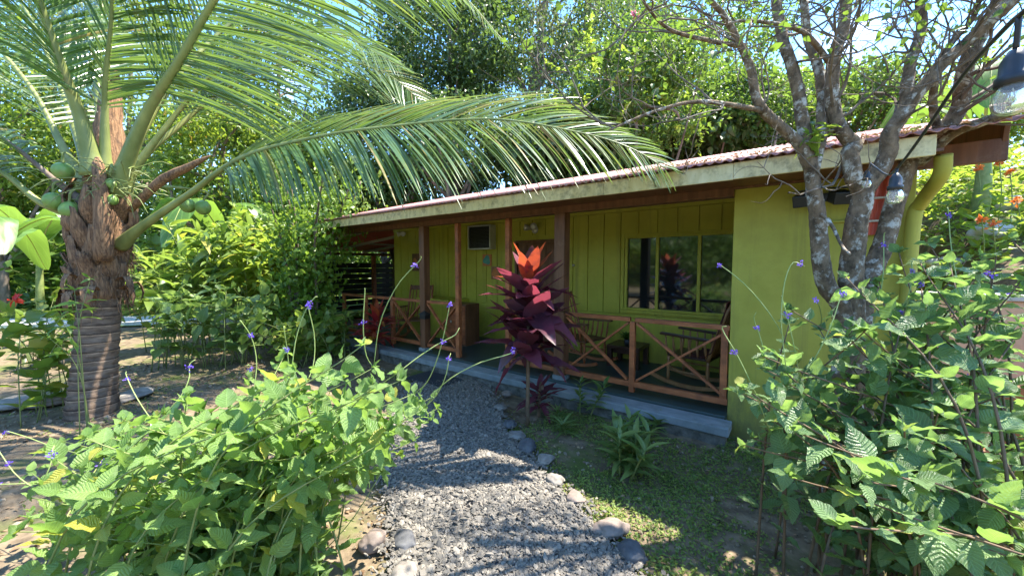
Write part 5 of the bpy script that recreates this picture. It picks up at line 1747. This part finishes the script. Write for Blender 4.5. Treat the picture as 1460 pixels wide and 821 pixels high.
# ------------------------------------------------------------------ background trees
def bg_tree(name, label, base, crown, rad3, nclump, per, leaf, m, group, trunk_r=0.16, clump_r=0.55, limbs=12, bark=None, tpl=L_FOLD, fork=None, shell=0.45):
    base, crown, rad3 = np.array(base, float), np.array(crown, float), np.array(rad3, float)
    t = thing(name, label, 'tree', (base[0], base[1], base[2]), group)
    u = rnd_dir(nclump) * (rng.uniform(shell, 1.0, (nclump, 1)) ** 0.6)
    cc = crown + u * rad3
    b = MB()
    mid = base * 0.45 + crown * 0.55 + [rng.normal(0, .3), rng.normal(0, .3), 0]
    topc = crown + [0, 0, rad3[2] * 0.3]
    C = spline([base + [0, 0, -0.15], base * 0.75 + mid * 0.25 + [rng.normal(0, .15), rng.normal(0, .15), 0], mid, topc], 24)
    b.tube(C, np.linspace(trunk_r, trunk_r * 0.4, 24), 10, 0.05)
    for c in cc[:limbs]:
        j = rng.integers(9, 22)
        mm = (C[j] + c) / 2 + rng.normal(0, 0.25, 3)
        L = spline([C[j], mm, c], 10)
        b.tube(L, np.linspace(trunk_r * 0.5, trunk_r * 0.1, 10), 6, 0.05)
    if fork:
        for pts, r0, r1 in fork:
            b.tube(spline(pts, 40), np.linspace(r0, r1, 40), 9, 0.06)
    b.build('trunk', bark or M['bark_far'], t, smooth=True)
    P = np.repeat(cc, per, 0) + rng.normal(0, 1, (nclump * per, 3)) * np.repeat(rng.uniform(0.6, 1.1, nclump), per)[:, None] * np.array([clump_r, clump_r, clump_r * 0.55])
    n = len(P)
    V, Q, UV = scatter(tpl, P, rnd_dir(n, 0.5), rnd_dir(n) + [0, 0, 0.9], rng.uniform(0.65, 1.25, n) * leaf)
    mesh('crown', V, [Q], m, t, UV)
    return t


def bt(label, px, py, d, rpx, rpy, m, nclump=58, per=260, leaf=0.21, bx=None, name='tree', **k):
    c = at(px, py, d)
    r = rpx / FPX * d
    rz = rpy / FPX * d
    b = at(px if bx is None else bx, 378, d)
    g = float(hill(b[0], b[1]))
    return bg_tree(name, label, (b[0], b[1], g), c, (r, r * 0.8, rz), nclump, per, leaf, m, 'trees behind the bungalow', **k)


bt('dark fine-leaved tree behind the middle of the roof, left of the forked pale trunk', 640, 60, 15, 115, 95, M['tree_dark'], 110, 190, 0.19, clump_r=0.6, trunk_r=0.2)
fk = [([at(745, 378, 17), at(752, 200, 17), at(758, 135, 17), at(770, 75, 17), at(775, 20, 17), at(790, -60, 17)], 0.28, 0.12),
      ([at(758, 135, 17), at(790, 85, 17), at(832, 55, 16.8), at(838, 10, 16.6), at(850, -50, 16.5)], 0.20, 0.10),
      ([at(758, 150, 17), at(735, 110, 17.2), at(700, 70, 17.4), at(670, 30, 17.5)], 0.13, 0.05)]
bt('tall tree with a pale forked trunk and thin grey-green foliage rising over the roof', 770, 20, 17.5, 135, 95, M['tree_grey'], 95, 180, 0.19, clump_r=0.6, fork=fk, limbs=16)
t = bt('lush tree with yellow-green leaf sprays just behind the roof, topped by a pink bloom', 905, 135, 10.5, 95, 95, M['tree_mid'], 75, 170, 0.15, clump_r=0.36, trunk_r=0.12)
P, D, N, S = [], [], [], []
for k in range(46):
    c = at(rng.uniform(800, 1010), rng.uniform(50, 235), rng.uniform(8.9, 10.2))
    d = unit(np.array([rng.normal(0, .6), rng.normal(0, .6), rng.uniform(.1, 1)]))
    for q in range(16):
        P.append(c + d * q * 0.035)
        D.append(unit(d * 0.5 + rnd_dir(1)[0]))
        N.append([0, 0, 1.0])
        S.append(rng.uniform(0.09, 0.16))
V, Q, UV = scatter(L_OVATE, P, D, N, S)
mesh('leaf_sprays', V, [Q], M['lime_leaf'], t, UV)
bt('dark dense tree behind the yellow-green one', 880, 110, 15, 110, 95, M['tree_dark'], 70, 170, 0.18, clump_r=0.6)
bt('mid green tree behind the roof left of the lichen-spotted stems', 1035, 165, 12, 85, 65, M['tree_mid'], 70, 160, 0.15, clump_r=0.42)
bt('bright green tree seen between the lichen-spotted stems', 1190, 165, 11.5, 95, 55, M['tree_mid'], 70, 170, 0.14, clump_r=0.40)
bt('bright green tree beyond the right end of the roof', 1350, 165, 12, 95, 60, M['tree_light'], 70, 160, 0.15, clump_r=0.45)
bt('dark tree at the back left, behind the long palm frond', 560, 190, 14, 95, 95, M['tree_dark'], 75, 170, 0.17, clump_r=0.55)
bt('dark tree behind the house end under the palm fronds', 650, 215, 12.5, 80, 70, M['tree_dark'], 60, 180, 0.15, clump_r=0.45)
bt('dark tree over the left roof end', 760, 200, 13, 70, 60, M['tree_dark'], 55, 170, 0.15, clump_r=0.45)
bt('bushy low tree beyond the carport, under the long frond', 545, 285, 15.5, 75, 60, M['tree_mid'], 60, 180, 0.2, clump_r=0.5)
bt('bushy low tree behind the vine-covered trunk', 430, 290, 14.5, 85, 85, M['tree_light'], 70, 170, 0.2, clump_r=0.55)
bt('mid green tree behind the palm crown', 400, 120, 16, 120, 130, M['tree_mid'], 85, 150, 0.2, clump_r=0.7)
bt('pale leafy tree at the upper left behind the fronds', 190, 110, 17, 150, 130, M['tree_grey'], 85, 130, 0.22, clump_r=0.8)
bt('light green tree at the far left edge', 0, 160, 14, 130, 140, M['tree_light'], 85, 130, 0.2, clump_r=0.7)
bt('light green tree in the gap right of the palm crown', 320, 230, 13, 90, 90, M['tree_light'], 70, 150, 0.18, clump_r=0.5)
bt('sparse tall tree with thin leaves at the top centre right', 1000, 30, 16, 120, 75, M['tree_mid'], 46, 150, 0.19, clump_r=0.55)
bt('dark glossy tree low behind the roof, right of the long frond tip', 800, 215, 11.5, 75, 50, M['tree_dark'], 60, 170, 0.24, clump_r=0.4, tpl=L_OVATE)
bt('large-leaved dark tree low behind the middle of the roof', 950, 205, 13, 95, 45, M['tree_dark'], 60, 170, 0.26, clump_r=0.45, tpl=L_OVATE)
bt('broad-leaved bright tree behind the roof, left of the lichen-spotted stems', 1100, 185, 14, 80, 55, M['tree_light'], 55, 120, 0.32, clump_r=0.5, tpl=L_OVATE)
c = at(907, 22, 10.3)
n = 60
V, Q, UV = scatter(L_SMALL, c + rng.normal(0, .045, (n, 3)), rnd_dir(n), rnd_dir(n), rng.uniform(.09, .14, n))
tag(mesh('blossom', V, [Q], M['petal_pink'], uv=UV, origin=c), 'pink blossom cluster on top of the yellow-green tree', 'flower')

# far woods closing the view
n = 230000
ang = rng.uniform(-math.pi, math.pi, n)
rr = rng.uniform(24, 34, n)
az = ang - YAW
zz = rng.beta(1.2, 2.2, n) * (7.5 + 2.5 * np.sin(ang * 5) + 1.5 * np.sin(ang * 13) - 4.5 * (np.abs(ang) > 2))
P = np.column_stack([np.sin(az) * rr, np.cos(az) * rr, zz])
P += np.column_stack([0.8 * np.sin(zz * 3 + rr), 0.8 * np.cos(zz * 2.2 + rr), np.zeros(n)])
V, Q, UV = scatter(L_FOLD, P, rnd_dir(n, 0.4), rnd_dir(n) + [0, 0, .8], rng.uniform(0.3, 0.6, n))
o = mesh('woods', V, [Q], M['tree_mid'], uv=UV)
o['kind'] = 'stuff'
o['label'] = 'continuous leafy woods closing the view behind the garden'

# planted bank at the far right
pts_ = rng.uniform([1.3, 5.3], [11, 14], (520, 2))
pts_ = pts_[pts_[:, 0] > 1.2 + 0.02 * pts_[:, 1]]
P, S = [], []
for x, y in pts_:
    z = float(hill(x, y))
    k = rng.integers(25, 60)
    P.append(np.column_stack([rng.normal(x, .22, k), rng.normal(y, .22, k), z + np.abs(rng.normal(0.05, .22, k))]))
P = np.concatenate(P)
n = len(P)
V, Q, UV = scatter(L_FOLD, P, unit(np.column_stack([rng.normal(0, 1, (n, 2)), np.abs(rng.normal(.3, .5, n))])), rng.normal(0, .4, (n, 3)) + [0, 0, 1], rng.uniform(0.08, 0.2, n))
o = mesh('bank_planting', V, [Q], M['lime_leaf'], uv=UV)
o['kind'] = 'stuff'
o['label'] = 'sunlit yellow-green ground planting covering the bank at the right'
for k, (px, py, d) in enumerate(((1440, 245, 5.5), (1425, 232, 5.8), (1400, 312, 5.0), (1415, 320, 5.0), (1450, 285, 5.2), (1395, 240, 6.0))):
    c = at(px, py, d)
    n = 24
    V, Q, UV = scatter(L_SMALL, c + rng.normal(0, .016, (n, 3)), rnd_dir(n), rnd_dir(n), rng.uniform(.045, .07, n))
    t = thing('orange_flower', ('orange bloom at the right edge above the shrub', 'orange bloom highest beyond the roof end', 'orange bloom low on the bank beside the banana leaves', 'orange bloom beside the lowest one on the bank',
                                'orange bloom at the right edge below the thick branch', 'orange bloom close to the brown roof end')[k], 'flower', tuple(c), 'orange flowers on the bank')
    mesh('petals', V, [Q], M['petal_orange'], t, UV)
    g = float(hill(c[0], c[1]))
    MB().tube(spline([(c[0] + .05, c[1] + .08, g - 0.05), (c[0] + .05, c[1] + .03, (g + c[2]) / 2), tuple(c)], 10), 0.006, 6).build('stem', M['stem'], t)
for k, (px, py, w) in enumerate(((1410, 380, 70), (1350, 400, 60), (1440, 400, 60))):
    p = at(px, py, 5.6 + k * 0.3)
    g = float(hill(p[0], p[1]))
    off = Vector((k * 5.1, 2.2, 0))
    V = SV * (1 + 0.3 * np.array([noise.noise(Vector(v) * 1.2 + off) for v in SV]))[:, None] * [0.24, 0.2, 0.15] + [p[0], p[1], g + 0.06]
    o = mesh('boulder', V, [SF], M['concrete'], smooth=True, origin=(p[0], p[1], g))
    tag(o, ('pale boulder on the bank below the banana leaves', 'pale boulder on the bank nearest the peach wall', 'pale boulder at the right edge of the bank')[k], 'boulder', 'boulders on the bank')

# trees on the viewer's side of the garden, mirrored in the porch window
for k, (x, y, s) in enumerate(((-4.5, -9, 1), (0.5, -11, 1.1), (5.0, -7.5, .9), (-9, -10, 1.1))):
    bg_tree('tree', ('bushy tree across the garden facing the porch door', 'bushy tree across the garden facing the porch window', 'bushy tree across the garden facing the green wall', 'bushy tree across the garden beyond the palm')[k],
            (x, y, 0), (x, y, 2.3 * s), (2.3, 1.9, 1.7), 70, 130, 0.24, M['tree_light'] if k % 2 else M['tree_mid'], 'trees across the garden, seen in the window', clump_r=0.6)
